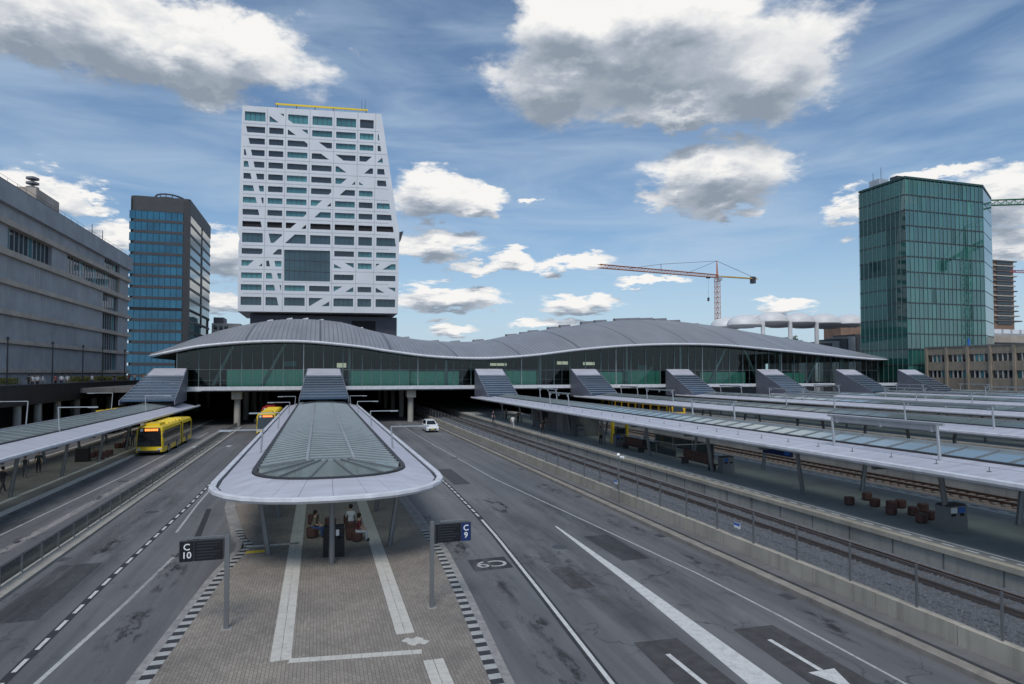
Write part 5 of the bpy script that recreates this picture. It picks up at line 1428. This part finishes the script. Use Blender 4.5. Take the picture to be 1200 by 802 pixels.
# ================================================================== VEHICLES
def wheel(parent, x, y, r=.48, w=.3):
    o = MB().tube((x - w / 2, y, r), (x + w / 2, y, r), r, n=18).build('wheel', 'rubber', parent, local=True)
    MB().tube((x - w / 2 - .012, y, r), (x + w / 2 + .012, y, r), r * .58, n=14).build('rim', 'steel_light', o, local=True)
def bus(loc, label, body='yellow_paint', length=17.6, group='buses at the station', rz=0):
    b = empty('city_bus', loc, rz, label, 'bus', group)
    def shell(y0, y1, name, front=False):
        sec = [(-1.25, .32), (1.25, .32), (1.25, 2.55), (1.16, 2.85), (.95, 3.0), (-.95, 3.0), (-1.16, 2.85), (-1.25, 2.55)]
        mb = MB()
        if front:
            mb.prism(sec, lambda p, y: (p[0], y, p[1]), y0 + .5, y1)
            fs_ = [(x * .95, .40 if z < .5 else min(z, 2.88)) for x, z in sec]
            n = len(sec); i = len(mb.v)
            mb.raw([(p[0], y0 + .5, p[1]) for p in sec] + [(p[0], y0 + (.0 if p[1] < 1.5 else .16), p[1]) for p in fs_], [(k, (k + 1) % n, n + (k + 1) % n, n + k) for k in range(n)] + [tuple(range(n, 2 * n))])
        else: mb.prism(sec, lambda p, y: (p[0], y, p[1]), y0, y1)
        return mb.build(name, body, b, local=True)
    L1 = length * .59
    shell(0, L1, 'body', True); shell(L1 + .9, length, 'rear_body')
    MB().prism([(-1.15, .5), (1.15, .5), (1.15, 2.8), (-1.15, 2.8)], lambda p, y: (p[0], y, p[1]), L1, L1 + .9).build('bellows', 'bellows', b, local=True)
    MB().hexa([(-1.12, -.03, .98), (1.12, -.03, .98), (1.1, .1, .98), (-1.1, .1, .98)], [(-1.04, .13, 2.42), (1.04, .13, 2.42), (1.0, .3, 2.42), (-1.0, .3, 2.42)]).build('windscreen', 'vehicle_glass', b, local=True)
    dp = MB().hexa([(-1.04, .08, 2.43), (1.04, .08, 2.43), (1.0, .3, 2.43), (-1.0, .3, 2.43)], [(-.95, .12, 2.84), (.95, .12, 2.84), (.95, .3, 2.84), (-.95, .3, 2.84)]).build('destination_display', 'vehicle_glass', b, local=True)
    lt = MB(); rr = random.Random(6); x = -.42
    while x < .75: w = rr.uniform(.05, .11); lt.box(x, x + w, .06, .09, 2.53, 2.75); x += w + .04
    lt.build('display_dots', 'led_orange', dp, local=True)
    MB().box(-.85, -.6, .055, .1, 2.5, 2.77).build('route_number', 'sign_white', dp, local=True)
    for s in (-1, 1):
        MB().lathe([(.13, 0), (.12, .05), (.05, .07)], (0, 0, 0), 10)
        MB().box(s * .95 - .17, s * .95 + .17, -.025, .06, .58, .76).build('headlight', 'headlight', b, local=True)
        MB().bar((s * 1.2, -.02, 2.5), (s * 1.35, -.28, 2.3), .05, .05).box(s * 1.35 - .08, s * 1.35 + .08, -.34, -.2, 1.85, 2.3).build('mirror', 'gutter_dark', b, local=True)
        for y0, y1 in ((.55, L1 - .5), (L1 + 1.1, length - .5)):
            n = max(3, int((y1 - y0) / 1.55)); w = (y1 - y0) / n
            for k in range(n):
                z0 = .5 if (k in (1, 4) and s > 0) else .86
                MB().box(min(s * 1.253, s * 1.262), max(s * 1.253, s * 1.262), y0 + k * w + .03, y0 + (k + 1) * w - .03, z0, 2.54).build('side_window', 'vehicle_glass', b, local=True)
    for y in (2.7, L1 - 2.2, length - 3.0):
        for s in (-1, 1): wheel(b, s * 1.13, y)
    MB().box(-.7, .7, 1.2, 3.6, 2.98, 3.22).build('roof_unit', body, b, local=True)
    for k in range(int((length - 5) / 1.75)): MB().hexa([(-.95, 4.2 + 1.7 * k, 2.98), (.95, 4.2 + 1.7 * k, 2.98), (.95, 4.9 + 1.7 * k, 2.98), (-.95, 4.9 + 1.7 * k, 2.98)], [(-.8, 4.35 + 1.7 * k, 3.15), (.8, 4.35 + 1.7 * k, 3.15), (.8, 4.75 + 1.7 * k, 3.15), (-.8, 4.75 + 1.7 * k, 3.15)]).build('roof_pod', body, b, local=True)
    MB().box(-1.0, 1.0, -.03, .02, .36, .54).build('bumper', 'gutter_dark', b, local=True)
    return b
bus((-16.55, 73.5, 0), 'yellow articulated bus with orange destination lights beside the straight bus canopy', length=15.4)
bus((-6.75, 92, 0), 'yellow bus mostly hidden behind the round-nosed canopy')
bus((-7.6, 110.5, 0), 'red bus under the hall behind the hidden yellow bus', 'red_paint', 17.0)
bus((-29.0, 101, 0), 'yellow bus behind the straight bus canopy in front of the black walkway', 'yellow_paint')

def car(loc, label, paint_='white_car', rz=0):
    c = empty('parked_car', loc, rz, label, 'car')
    prof = [(0, .28), (-.06, .62), (.02, .82), (.95, 1.02), (1.75, 1.62), (2.3, 1.70), (3.7, 1.66), (4.15, 1.05), (4.22, .6), (4.18, .28)]
    low = [p if p[1] < 1.03 else (p[0], 1.02) for p in prof]
    mb = MB()
    lowp = [(0, .28), (-.07, .60), (.03, .84), (.95, 1.02), (4.1, 1.06), (4.24, .62), (4.18, .28)]
    for a, b_, x0, x1 in ((-.86, .86, 0, 0),): mb.prism(lowp, lambda p, x: (x, p[0], p[1]), a, b_)
    mb.build('body', paint_, c, local=True)
    B_ = [(-.82, .9, 1.0), (.82, .9, 1.0), (.82, 4.08, 1.04), (-.82, 4.08, 1.04)]; T = [(-.62, 1.72, 1.62), (.62, 1.72, 1.62), (.62, 3.72, 1.64), (-.62, 3.72, 1.64)]
    cab = MB().hexa(B_, T).build('cabin', paint_, c, local=True)
    MB().hexa([(-.6, 1.62, 1.62), (.6, 1.62, 1.62), (.6, 3.74, 1.63), (-.6, 3.74, 1.63)], [(-.55, 1.9, 1.70), (.55, 1.9, 1.70), (.55, 3.6, 1.70), (-.55, 3.6, 1.70)]).build('roof', paint_, cab, local=True)
    def lp(p, q, t): return tuple(p[i] + (q[i] - p[i]) * t for i in range(3))
    def pane(i, j, name, off):
        q = [lp(lp(B_[i], B_[j], a), lp(T[i], T[j], a), b_) for a, b_ in ((.07, .1), (.93, .1), (.93, .9), (.07, .9))]
        MB().face([tuple(p[k] + off[k] for k in range(3)) for p in q]).build(name, 'vehicle_glass', c, local=True)
    pane(0, 1, 'windscreen', (0, -.012, .008)); pane(2, 3, 'rear_window', (0, .012, .004)); pane(1, 2, 'side_window', (.012, 0, .004)); pane(3, 0, 'side_window', (-.012, 0, .004))
    for s in (-1, 1):
        MB().hexa([(s * .68 - .16, -.05, .66), (s * .68 + .16, -.03, .66), (s * .68 + .16, .1, .66), (s * .68 - .16, .1, .66)], [(s * .68 - .14, -.01, .82), (s * .68 + .15, .04, .82), (s * .68 + .15, .12, .82), (s * .68 - .14, .12, .82)]).build('headlight', 'headlight', c, local=True)
        MB().box(s * .95 - .09, s * .95 + .09, 1.35, 1.5, 1.0, 1.15).build('mirror', paint_, c, local=True)
        for y in (.85, 3.4): wheel(c, s * .78, y, .31, .2)
    MB().box(-.55, .55, -.085, -.03, .36, .56).build('grille', 'gutter_dark', c, local=True)
    MB().box(-.26, .26, -.1, -.086, .42, .52).build('number_plate', 'yellow_paint', c, local=True)
p = on_z(511, 507, 0); car((15.5, p.y, 0), 'white car parked on the bus road beside the track wall')
p = on_z(52, 530, 0); car((-29.3, p.y, 0), 'white car standing behind the straight bus canopy')

tn = empty('train', (55.2, 91, .775), 0, 'yellow train waiting beside the second train platform', 'train')
def tr_body(y0, y1, m, nm):
    MB().prism([(-1.4, .3), (1.4, .3), (1.45, 2.4), (1.1, 3.2), (-1.1, 3.2), (-1.45, 2.4)], lambda p, y: (p[0], y, p[1]), y0, y1).build(nm, m, tn, local=True)
tr_body(0, 26, 'yellow_train', 'carriage')
MB().hexa([(-1.2, -.35, .4), (1.2, -.35, .4), (1.35, .0, .4), (-1.35, .0, .4)], [(-.9, .0, 2.9), (.9, .0, 2.9), (1.1, .02, 3.0), (-1.1, .02, 3.0)]).build('nose', 'yellow_train', tn, local=True)
MB().hexa([(-.95, -.28, 1.5), (.95, -.28, 1.5), (.95, -.1, 1.5), (-.95, -.1, 1.5)], [(-.8, -.07, 2.5), (.8, -.07, 2.5), (.8, .0, 2.5), (-.8, .0, 2.5)]).build('windscreen', 'vehicle_glass', tn, local=True)
for s in (-1, 1):
    MB().box(min(s * 1.455, s * 1.465), max(s * 1.455, s * 1.465), .6, 25.5, .5, .95).build('blue_stripe', 'blue_paint', tn, local=True)
    for k in range(9): MB().box(min(s * 1.44, s * 1.475), max(s * 1.44, s * 1.475), 1 + k * 2.7, 3.1 + k * 2.7, 1.35, 2.25).build('side_window', 'vehicle_glass', tn, local=True)
for y in (2.5, 5, 20, 22.5):
    for s in (-1, 1): MB().tube((s * .72 - .06, y, .4), (s * .72 + .06, y, .4), .4, n=14).build('wheel', 'rail_rust', tn, local=True)

# ================================================================== PEOPLE
def skin_mesh(joints, edges, tags):
    """joints: name -> (x, y, z, r); one continuous surface grown round the skeleton"""
    names = list(joints); idx = {n: i for i, n in enumerate(names)}
    me = bpy.data.meshes.new('figure'); me.from_pydata([joints[n][:3] for n in names], [(idx[a], idx[b]) for a, b in edges], [])
    o = bpy.data.objects.new('figure', me); COL.objects.link(o)
    md = o.modifiers.new('skin', 'SKIN'); md.use_smooth_shade = True
    for n in names:
        v = me.skin_vertices[0].data[idx[n]]; r = joints[n][3]; v.radius = (r, r) if not isinstance(r, tuple) else r
        v.use_root = (n == 'pelvis')
    sb = o.modifiers.new('sub', 'SUBSURF'); sb.levels = 1; sb.render_levels = 1
    dg = bpy.context.evaluated_depsgraph_get(); out = bpy.data.meshes.new_from_object(o.evaluated_get(dg)); bpy.data.objects.remove(o)
    segs = [(Vector(joints[a][:3]), Vector(joints[b][:3]), tags.get(b, tags.get(a, 1))) for a, b in edges]
    mi = []
    for p in out.polygons:
        c = p.center; best = None
        for a, b, tg in segs:
            ab = b - a; t = max(0, min(1, (c - a).dot(ab) / max(ab.length_squared, 1e-9))); d = (c - (a + ab * t)).length
            if best is None or d < best[0]: best = (d, tg)
        mi.append(best[1])
    out.materials.clear()
    return out, mi
def skeleton(pose):
    J = {}; E = []; T = {}
    seat = pose == 'sit'; hz = .50 if seat else .93
    def add(n, p, r, par=None, tg=None):
        J[n] = (*p, r)
        if par: E.append((par, n))
        if tg is not None: T[n] = tg
    add('pelvis', (0, 0, hz), .135, None, 1)
    lean = -.10 if seat else 0
    add('waist', (0, .01 + lean * .2, hz + .17), .125, 'pelvis', 0); add('chest', (0, lean * .6, hz + .38), .15, 'waist', 0)
    add('neck0', (0, lean + .01, hz + .53), .07, 'chest', 0); add('neck', (0, lean, hz + .59), .055, 'neck0', 2)
    add('head0', (0, lean - .015, hz + .68), .082, 'neck', 2); add('head1', (0, lean - .012, hz + .78), .088, 'head0', 2); add('nose', (0, lean - .10, hz + .715), .016, 'head0', 2)
    for s, n in ((-1, 'a'), (1, 'b')):
        step = {'stand': .03, 'walk': .22, 'sit': 0}[pose] * s
        add('sho' + n, (s * .175, lean, hz + .47), .062, 'chest', 0)
        if seat: el_, wr = (s * .24, -.14, hz + .22), (s * .12, -.34, hz + .12)
        elif pose == 'walk': el_, wr = (s * .25, step * .6, hz + .20), (s * .24, step * 1.0 - .08, hz - .03)
        else: el_, wr = (s * .25, .02, hz + .19), (s * .24, -.06, hz - .04)
        add('elb' + n, el_, .047, 'sho' + n, 0); add('wri' + n, wr, .033, 'elb' + n, 2)
        d = (Vector(wr) - Vector(el_)).normalized(); side = Vector((0, 1, 0)) if not seat else Vector((1, 0, 0))
        pm = Vector(wr) + d * .07; add('palm' + n, tuple(pm), .036, 'wri' + n, 2)
        for k in range(4):
            f1 = pm + d * .05 + side * (.018 * (k - 1.5)); f2 = f1 + d * (.035 + .008 * (k in (1, 2))) + Vector((-s * .012, 0, -.004))
            add('fin%s%d' % (n, k), tuple(f1), .010, 'palm' + n, 2); add('tip%s%d' % (n, k), tuple(f2), .008, 'fin%s%d' % (n, k), 2)
        th = Vector(wr) + d * .04 - side * .045; add('thu' + n, tuple(th), .011, 'palm' + n, 2); add('tht' + n, tuple(th + d * .035), .009, 'thu' + n, 2)
        add('hip' + n, (s * .09, 0, hz - .05), .105, 'pelvis', 1)
        if seat: kn, an = (s * .12, -.44, hz + .0), (s * .12, -.46, .09)
        elif pose == 'walk': kn, an = (s * .10, -step * .55 - .03, .50), (s * .10, -step * 1.1 + (.06 if step < 0 else 0), .09)
        else: kn, an = (s * .105, -.02 - step * .4, .50), (s * .11, .02 - step * .6, .09)
        add('kne' + n, kn, .072, 'hip' + n, 1); add('ank' + n, an, .046, 'kne' + n, 1)
        add('foo' + n, (an[0] + s * .02, an[1] - .15, .035), .036, 'ank' + n, 3)
    return J, E, T
POSES = {}
for ps in ('stand', 'walk', 'sit'): POSES[ps] = (skin_mesh(*skeleton(ps)), .93 if ps != 'sit' else .50)
CLOTH = {}
def cloth(c):
    k = 'cloth_%02d_%02d_%02d' % tuple(int(x * 100) for x in c)
    return mat(k, c, .8, 0, .2, 6)
def person(loc, rz, pose, top, legs, label, group, hair=(.018, .013, .01), bag=None, scale=1.0):
    (me, mi), hz = POSES[pose]
    m2 = me.copy()
    for m in (cloth(top), cloth(legs), SKIN, SHOE): m2.materials.append(m)
    m2.polygons.foreach_set('material_index', mi); m2.polygons.foreach_set('use_smooth', [True] * len(m2.polygons))
    o = bpy.data.objects.new('person', m2); COL.objects.link(o); o.location = loc; o.rotation_euler = (0, 0, rz); o.scale = (scale,) * 3
    tag(o, label, 'person', group)
    lean = -.10 if pose == 'sit' else 0
    hr = MB().lathe([(.085, -.10), (.104, -.02), (.103, .05), (.075, .105), (.02, .125)], (0, lean + .015, hz + .765), 12).mesh('hair', cloth(hair))
    inst('hair', hr, o)
    ey = MB()
    for s in (-1, 1): ey.box(s * .032 - .012, s * .032 + .012, lean - .104, lean - .095, hz + .738, hz + .750)
    ey.box(-.022, .022, lean - .100, lean - .09, hz + .672, hz + .680); inst('face_marks', ey.mesh('face_marks', HAIR), o)
    if bag: inst('bag', MB().hexa([(-.14, .1, hz + .14), (.14, .1, hz + .14), (.14, .26, hz + .14), (-.14, .26, hz + .14)], [(-.12, .1, hz + .5), (.12, .1, hz + .5), (.1, .2, hz + .52), (-.1, .2, hz + .52)]).mesh('bag', cloth(bag)), o)
    return o
BLK, DK, WH, NAVY, JEAN, RED, GRY, KHA, TEAL = (.02, .02, .022), (.05, .05, .055), (.62, .62, .62), (.025, .03, .07), (.04, .08, .20), (.14, .025, .03), (.2, .2, .21), (.2, .17, .12), (.04, .12, .13)
def at(u, v, z): p = on_z(u, v, z); return (p.x, p.y, z)

# stools -----------------------------------------------------------
def stool_mesh():
    return MB().lathe([(.26, .06), (.27, .08), (.27, .22), (.265, .235), (.27, .25), (.27, .42), (.25, .45), (.0, .455)], n=14).mesh('cushion', 'brown_seat'), MB().lathe([(.20, 0), (.22, .02), (.22, .07)], n=12).mesh('base', 'gutter_dark')
SM = stool_mesh()
def stool(loc, label, group, sc_=1.0):
    s = empty('stool', loc, 0, label, 'stool', group); s.scale = (sc_,) * 3
    inst('cushion', SM[0], s); inst('base', SM[1], s)
for (u, v) in [(366, 630), (367, 614), (387, 618), (412, 632), (411, 622), (409, 614)]:
    stool(at(u, v, PZ), 'brown round seat under the round-nosed bus canopy', 'seats under the round-nosed canopy', 1.1)
p = at(366, 630, PZ); person((p[0] + .05, p[1], PZ), R(75), 'sit', KHA, JEAN, 'seated person in blue jeans and khaki top under the round-nosed canopy', 'people under the round-nosed canopy')
p = at(411, 622, PZ); person((p[0], p[1], PZ), R(180), 'sit', WH, DK, 'seated person in a white top with dark hair under the round-nosed canopy', 'people under the round-nosed canopy')
p = at(421, 634, PZ); stool((p[0] - .1, p[1], PZ), 'brown round seat under the maroon-shirted person', 'seats under the round-nosed canopy'); person((p[0] - .1, p[1], PZ), R(80), 'sit', RED, (.5, .5, .52), 'seated person in a maroon shirt and pale trousers under the round-nosed canopy', 'people under the round-nosed canopy')
def bin_(loc, label, w=.75, d=.6, h=1.15, m='black_panel', lid='gutter_dark', sticker=None):
    b = empty('litter_bin', loc, 0, label, 'litter bin')
    MB().hexa([(-w / 2, -d / 2, 0), (w / 2, -d / 2, 0), (w / 2, d / 2, 0), (-w / 2, d / 2, 0)], [(-w / 2 * .97, -d / 2 * .97, h), (w / 2 * .97, -d / 2 * .97, h), (w / 2 * .97, d / 2 * .97, h), (-w / 2 * .97, d / 2 * .97, h)]).build('body', m, b, local=True)
    MB().hexa([(-w / 2, -d / 2, h), (w / 2, -d / 2, h), (w / 2, d / 2, h), (-w / 2, d / 2, h)], [(-w * .42, -d * .4, h + .08), (w * .42, -d * .4, h + .08), (w * .42, d * .4, h + .08), (-w * .42, d * .4, h + .08)]).build('lid', lid, b, local=True)
    for s in (-1, 1):
        MB().box(s * w * .22 - .12, s * w * .22 + .12, -d / 2 - .008, -d / 2 + .02, h * .62, h * .72).build('slot', 'rubber', b, local=True)
    if sticker:
        for k, c in enumerate(sticker): MB().box(-w * .36 + k * w * .4, -w * .04 + k * w * .4, -d / 2 - .012, -d / 2 - .001, h * .74, h * .95).build('sticker', c, b, local=True)
    return b
bin_(at(386.5, 651, PZ), 'black litter bin beside the front column of the round-nosed canopy', .6, .6, 1.25)
bin_(at(397.5, 651, PZ), 'black ticket post behind the front column of the round-nosed canopy', .45, .5, 1.3, sticker=('sign_white',))
# straight bus platform
for (u, v) in [(108, 536.5), (113.5, 534), (118, 538.5), (123, 536), (128, 534), (138, 525.5), (143, 525), (148, 523)]:
    stool(at(u, v, PZ), 'brown round seat on the straight bus platform', 'seats on the straight bus platform', 1.25)
bin_(at(97, 541, PZ), 'black litter bin on the straight bus platform', 1.1, .7, 1.25)
gp = 'people on the straight bus platform'
person(at(3, 577, PZ), R(150), 'walk', BLK, DK, 'person in black walking on the straight bus platform away from the seats', gp)
person(at(29, 560, PZ), R(200), 'walk', GRY, (.12, .12, .14), 'person in grey with a dark backpack on the straight bus platform', gp, bag=BLK)
person(at(45, 554, PZ), R(20), 'stand', BLK, BLK, 'person in black clothes with reddish hair on the straight bus platform', gp, hair=(.25, .08, .04))
person(at(147, 526, PZ), R(60), 'stand', (.16, .13, .16), NAVY, 'person standing beside the farthest brown seats of the straight bus platform', gp)
person(at(155, 524, PZ), R(0), 'stand', NAVY, DK, 'person in navy standing under the straight bus canopy near the yellow bus', gp)
p = on_z(106, 524, PZ)
ib = empty('information_board', (p.x, p.y, 2.2), 0, 'teal and yellow information board under the straight bus canopy', 'sign')
MB().box(-1.05, .45, -.06, .06, 0, .95).build('screen', 'sign_teal', ib, local=True); MB().box(.46, 1.2, -.07, .07, 0, .95).build('badge', 'yellow_paint', ib, local=True)
MB().box(-1.12, 1.25, -.04, .04, .955, 1.05).build('frame', 'steel_dark', ib, local=True)
for s in (-.8, .9): MB().tube((s, 0, 1.05), (s, 0, 1.3), .03, n=6).build('hanger', 'steel_dark', ib, local=True)
me = text_mesh('i', .6, 'letter', 'gutter_dark', .002, .01); o = inst('letter', me, ib, (.83, -.075, .48)); o.rotation_euler = (R(90), 0, 0)

# train platform furniture ------------------------------------------
Z3 = lambda x, y: (900 + x / 3.647, 420 + y / 3.647)
for (x, y) in [(348, 627), (424, 607), (457, 634), (527, 669), (528, 645), (568, 640), (622, 672), (663, 657), (656, 703), (690, 690)]:
    stool(at(*Z3(x, y), TZ), 'brown round stool on the train platform closest to the fence', 'stools on the near train platform', .95)
bin_(at(1115, 622, TZ), 'wide grey recycling bin with white and blue labels beside the platform stools', 1.15, .65, 1.15, 'steel_grey', 'steel_dark', ('sign_white', 'sign_bright_blue'))
bin_(at(851, 554, TZ), 'grey litter bin with a blue label behind the long red bench', .95, .6, 1.1, 'steel_grey', 'steel_dark', ('sign_bright_blue',))
bin_(at(725, 524, TZ), 'grey litter bin beside the stair railing on the near train platform', .95, .6, 1.2, 'steel_grey', 'steel_dark', ('sign_bright_blue',))
bin_(at(680, 512, TZ), 'grey litter bin in front of the dark platform shelter', .8, .6, 1.2, 'steel_grey')
def bench(loc, L, label, rz):
    b = empty('bench', loc, rz, label, 'bench', 'benches on the near train platform')
    for s in (-1, 1): MB().box(-.3, .3, s * (L / 2 - .5) - .05, s * (L / 2 - .5) + .05, 0, .40).build('leg', 'steel_dark', b, local=True)
    for k in range(3): MB().box(-.36 + .25 * k, -.14 + .25 * k, -L / 2, L / 2, .40, .46).build('seat_slat', 'brown_seat', b, local=True)
    for k in range(3): MB().box(-.03, .03, -L / 2 + .3, L / 2 - .3, .55 + .2 * k, .73 + .2 * k).build('back_slat', 'brown_seat', b, local=True)
    for s in (-1, 1): MB().box(-.05, .05, s * (L / 2 - .6) - .04, s * (L / 2 - .6) + .04, .46, 1.15).build('back_post', 'steel_dark', b, local=True)
bench(at(818, 547, TZ), 4.6, 'long dark red slatted bench in front of the litter bin', R(0))
bench(at(742, 528, TZ), 4.0, 'dark red slatted bench at the stair railing', R(0))
# stair opening with glass railing
a = at(752, 535, TZ); c = (29.4, a[1])
sr2 = empty('stair_railing', (30.2, a[1] + 3, TZ), 0, 'glass stair railing on the near train platform beside the red bench', 'railing')
for x in (-1.8, 1.8):
    for k in range(4):
        MB().box(x - .03, x + .03, -5 + 3.3 * k - .03, -5 + 3.3 * k + .03, 0, 1.1).build('post', 'steel_grey', sr2, local=True)
        if k < 3: MB().box(x - .01, x + .01, -4.9 + 3.3 * k, -1.8 + 3.3 * k, .1, 1.0).build('pane', 'rail_glass', sr2, local=True)
    MB().bar((x, -5, 1.12), (x, 5, 1.12), .06, .05).build('handrail', 'steel_light', sr2, local=True)
MB().bar((-1.8, -5, 1.12), (1.8, -5, 1.12), .06, .05).build('handrail', 'steel_light', sr2, local=True)
p = at(672, 512, TZ)
dk = empty('platform_shelter', (28.6, p[1] + 5, TZ), 0, 'dark grey lift shelter under the near train canopy', 'shelter')
MB().box(-1.6, 1.6, -5, 9, 0, 2.7).build('walls', 'concrete_dark', dk, local=True); MB().box(-1.7, 1.7, -5.1, 9.1, 2.7, 2.8).build('roof', 'steel_dark', dk, local=True)
MB().box(-1.63, -1.6, -2, 0, .05, 2.2).build('door', 'steel_grey', dk, local=True); MB().box(-1.63, -1.6, 3, 7, .8, 2.2).build('window', 'vehicle_glass', dk, local=True)
p = at(702, 520, TZ)
ym = empty('ticket_machine', (29.2, p[1], TZ), 0, 'yellow ticket machine frame beside the dark lift shelter', 'ticket machine')
for s in (-1, 1): MB().box(s * .8 - .12, s * .8 + .12, -.2, .2, 0, 2.3).build('side_post', 'yellow_paint', ym, local=True)
MB().box(-.92, .92, -.22, .22, 2.3, 2.6).build('head_board', 'yellow_paint', ym, local=True)
MB().box(-.58, .58, -.2, .2, 0, 1.5).build('cabinet', 'steel_dark', ym, local=True); MB().box(-.45, .45, -.22, -.2, .95, 1.4).build('screen', 'screen_dark', ym, local=True)
for u, v, w, lab in [(728, 505, 2.6, 'blue platform sign hanging beyond the yellow ticket machine'), (911, 527.5, 3.0, 'dark blue platform sign hanging above the stools')]:
    d = ray(u, v); k = (31.4 / d.x); q = Vector((0, 0, CAMZ)) + d * k
    hs = empty('platform_sign', (31.4, q.y, q.z), 0, lab, 'sign', 'hanging platform signs')
    MB().box(-.08, .08, -w / 2, w / 2, -.35, .35).build('board', 'sign_blue', hs, local=True)
    MB().box(-.09, -.08, -w / 2 + .1, -w / 2 + .7, -.25, .25).build('number_field', 'sign_bright_blue', hs, local=True)
    for s in (-1, 1): MB().box(-.02, .02, s * w * .35 - .02, s * w * .35 + .02, .35, max(.5, 4.25 - q.z)).build('hanger', 'steel_dark', hs, local=True)
gp = 'people on the near train platform'
for (u, v, ps, tp, lg, rz, lab) in [(578, 496, 'stand', NAVY, NAVY, 30, 'person in navy standing alone on the near train platform close to the hall'),
        (601, 503, 'walk', WH, (.4, .4, .4), 160, 'person in white walking along the near train platform edge'),
        (607, 496, 'stand', KHA, BLK, 200, 'person in a khaki jacket waiting behind the person in white on the platform'),
        (593, 492, 'stand', GRY, BLK, 40, 'person in a grey jacket waiting near the hall end of the platform'),
        (626, 500, 'stand', WH, NAVY, 90, 'person in a white shirt and navy trousers in the platform group'),
        (631, 499, 'stand', (.45, .44, .4), DK, 250, 'person in a beige top in the platform group'),
        (636, 509, 'walk', BLK, BLK, 170, 'person dressed in black walking in front of the platform group'),
        (645, 501, 'stand', NAVY, JEAN, 120, 'person in navy and jeans beside the dark lift shelter'),
        (651, 502, 'stand', TEAL, DK, 300, 'person in a teal top beside the dark lift shelter'),
        (704, 521, 'stand', (.3, .24, .2), BLK, 10, 'person in a brown coat beside the yellow ticket machine')]:
    person(at(u, v, TZ), R(rz), ps, tp, lg, lab, gp)
# walkway people, upper bodies above the fascia
gp = 'people on the raised walkway'
wl = [(34, BLK, DK, 'person in black on the walkway beside the white-shirted group'), (38, WH, DK, 'person in a white shirt with light trousers, middle of the walkway group'), (44, WH, BLK, 'person in a white shirt and black trousers in the walkway group'),
      (50, (.55, .6, .66), GRY, 'person in a pale blue shirt in the walkway group'), (65, (.3, .05, .05), BLK, 'person in a dark red top on the walkway'), (72, WH, NAVY, 'person in a white shirt and navy trousers on the walkway'),
      (79, WH, KHA, 'person in a white shirt and khaki trousers on the walkway'), (108, (.6, .6, .6), JEAN, 'person in pale grey and jeans between two walkway planters'), (134, BLK, JEAN, 'person in black and jeans near the last walkway planter'), (151, RED, DK, 'person in red at the hall end of the walkway'), (158, WH, RED, 'person in white and red at the hall end of the walkway'), (168, (.35, .2, .1), DK, 'person in an orange-brown coat at the hall end of the walkway')]
rnd = random.Random(12)
for u, tp, lg, lab in wl:
    q = on_x(u, 444, -35.0); person((-35.0, q.y, 6.5), R(rnd.uniform(0, 360)), rnd.choice(['stand', 'walk']), tp, lg, lab, gp)
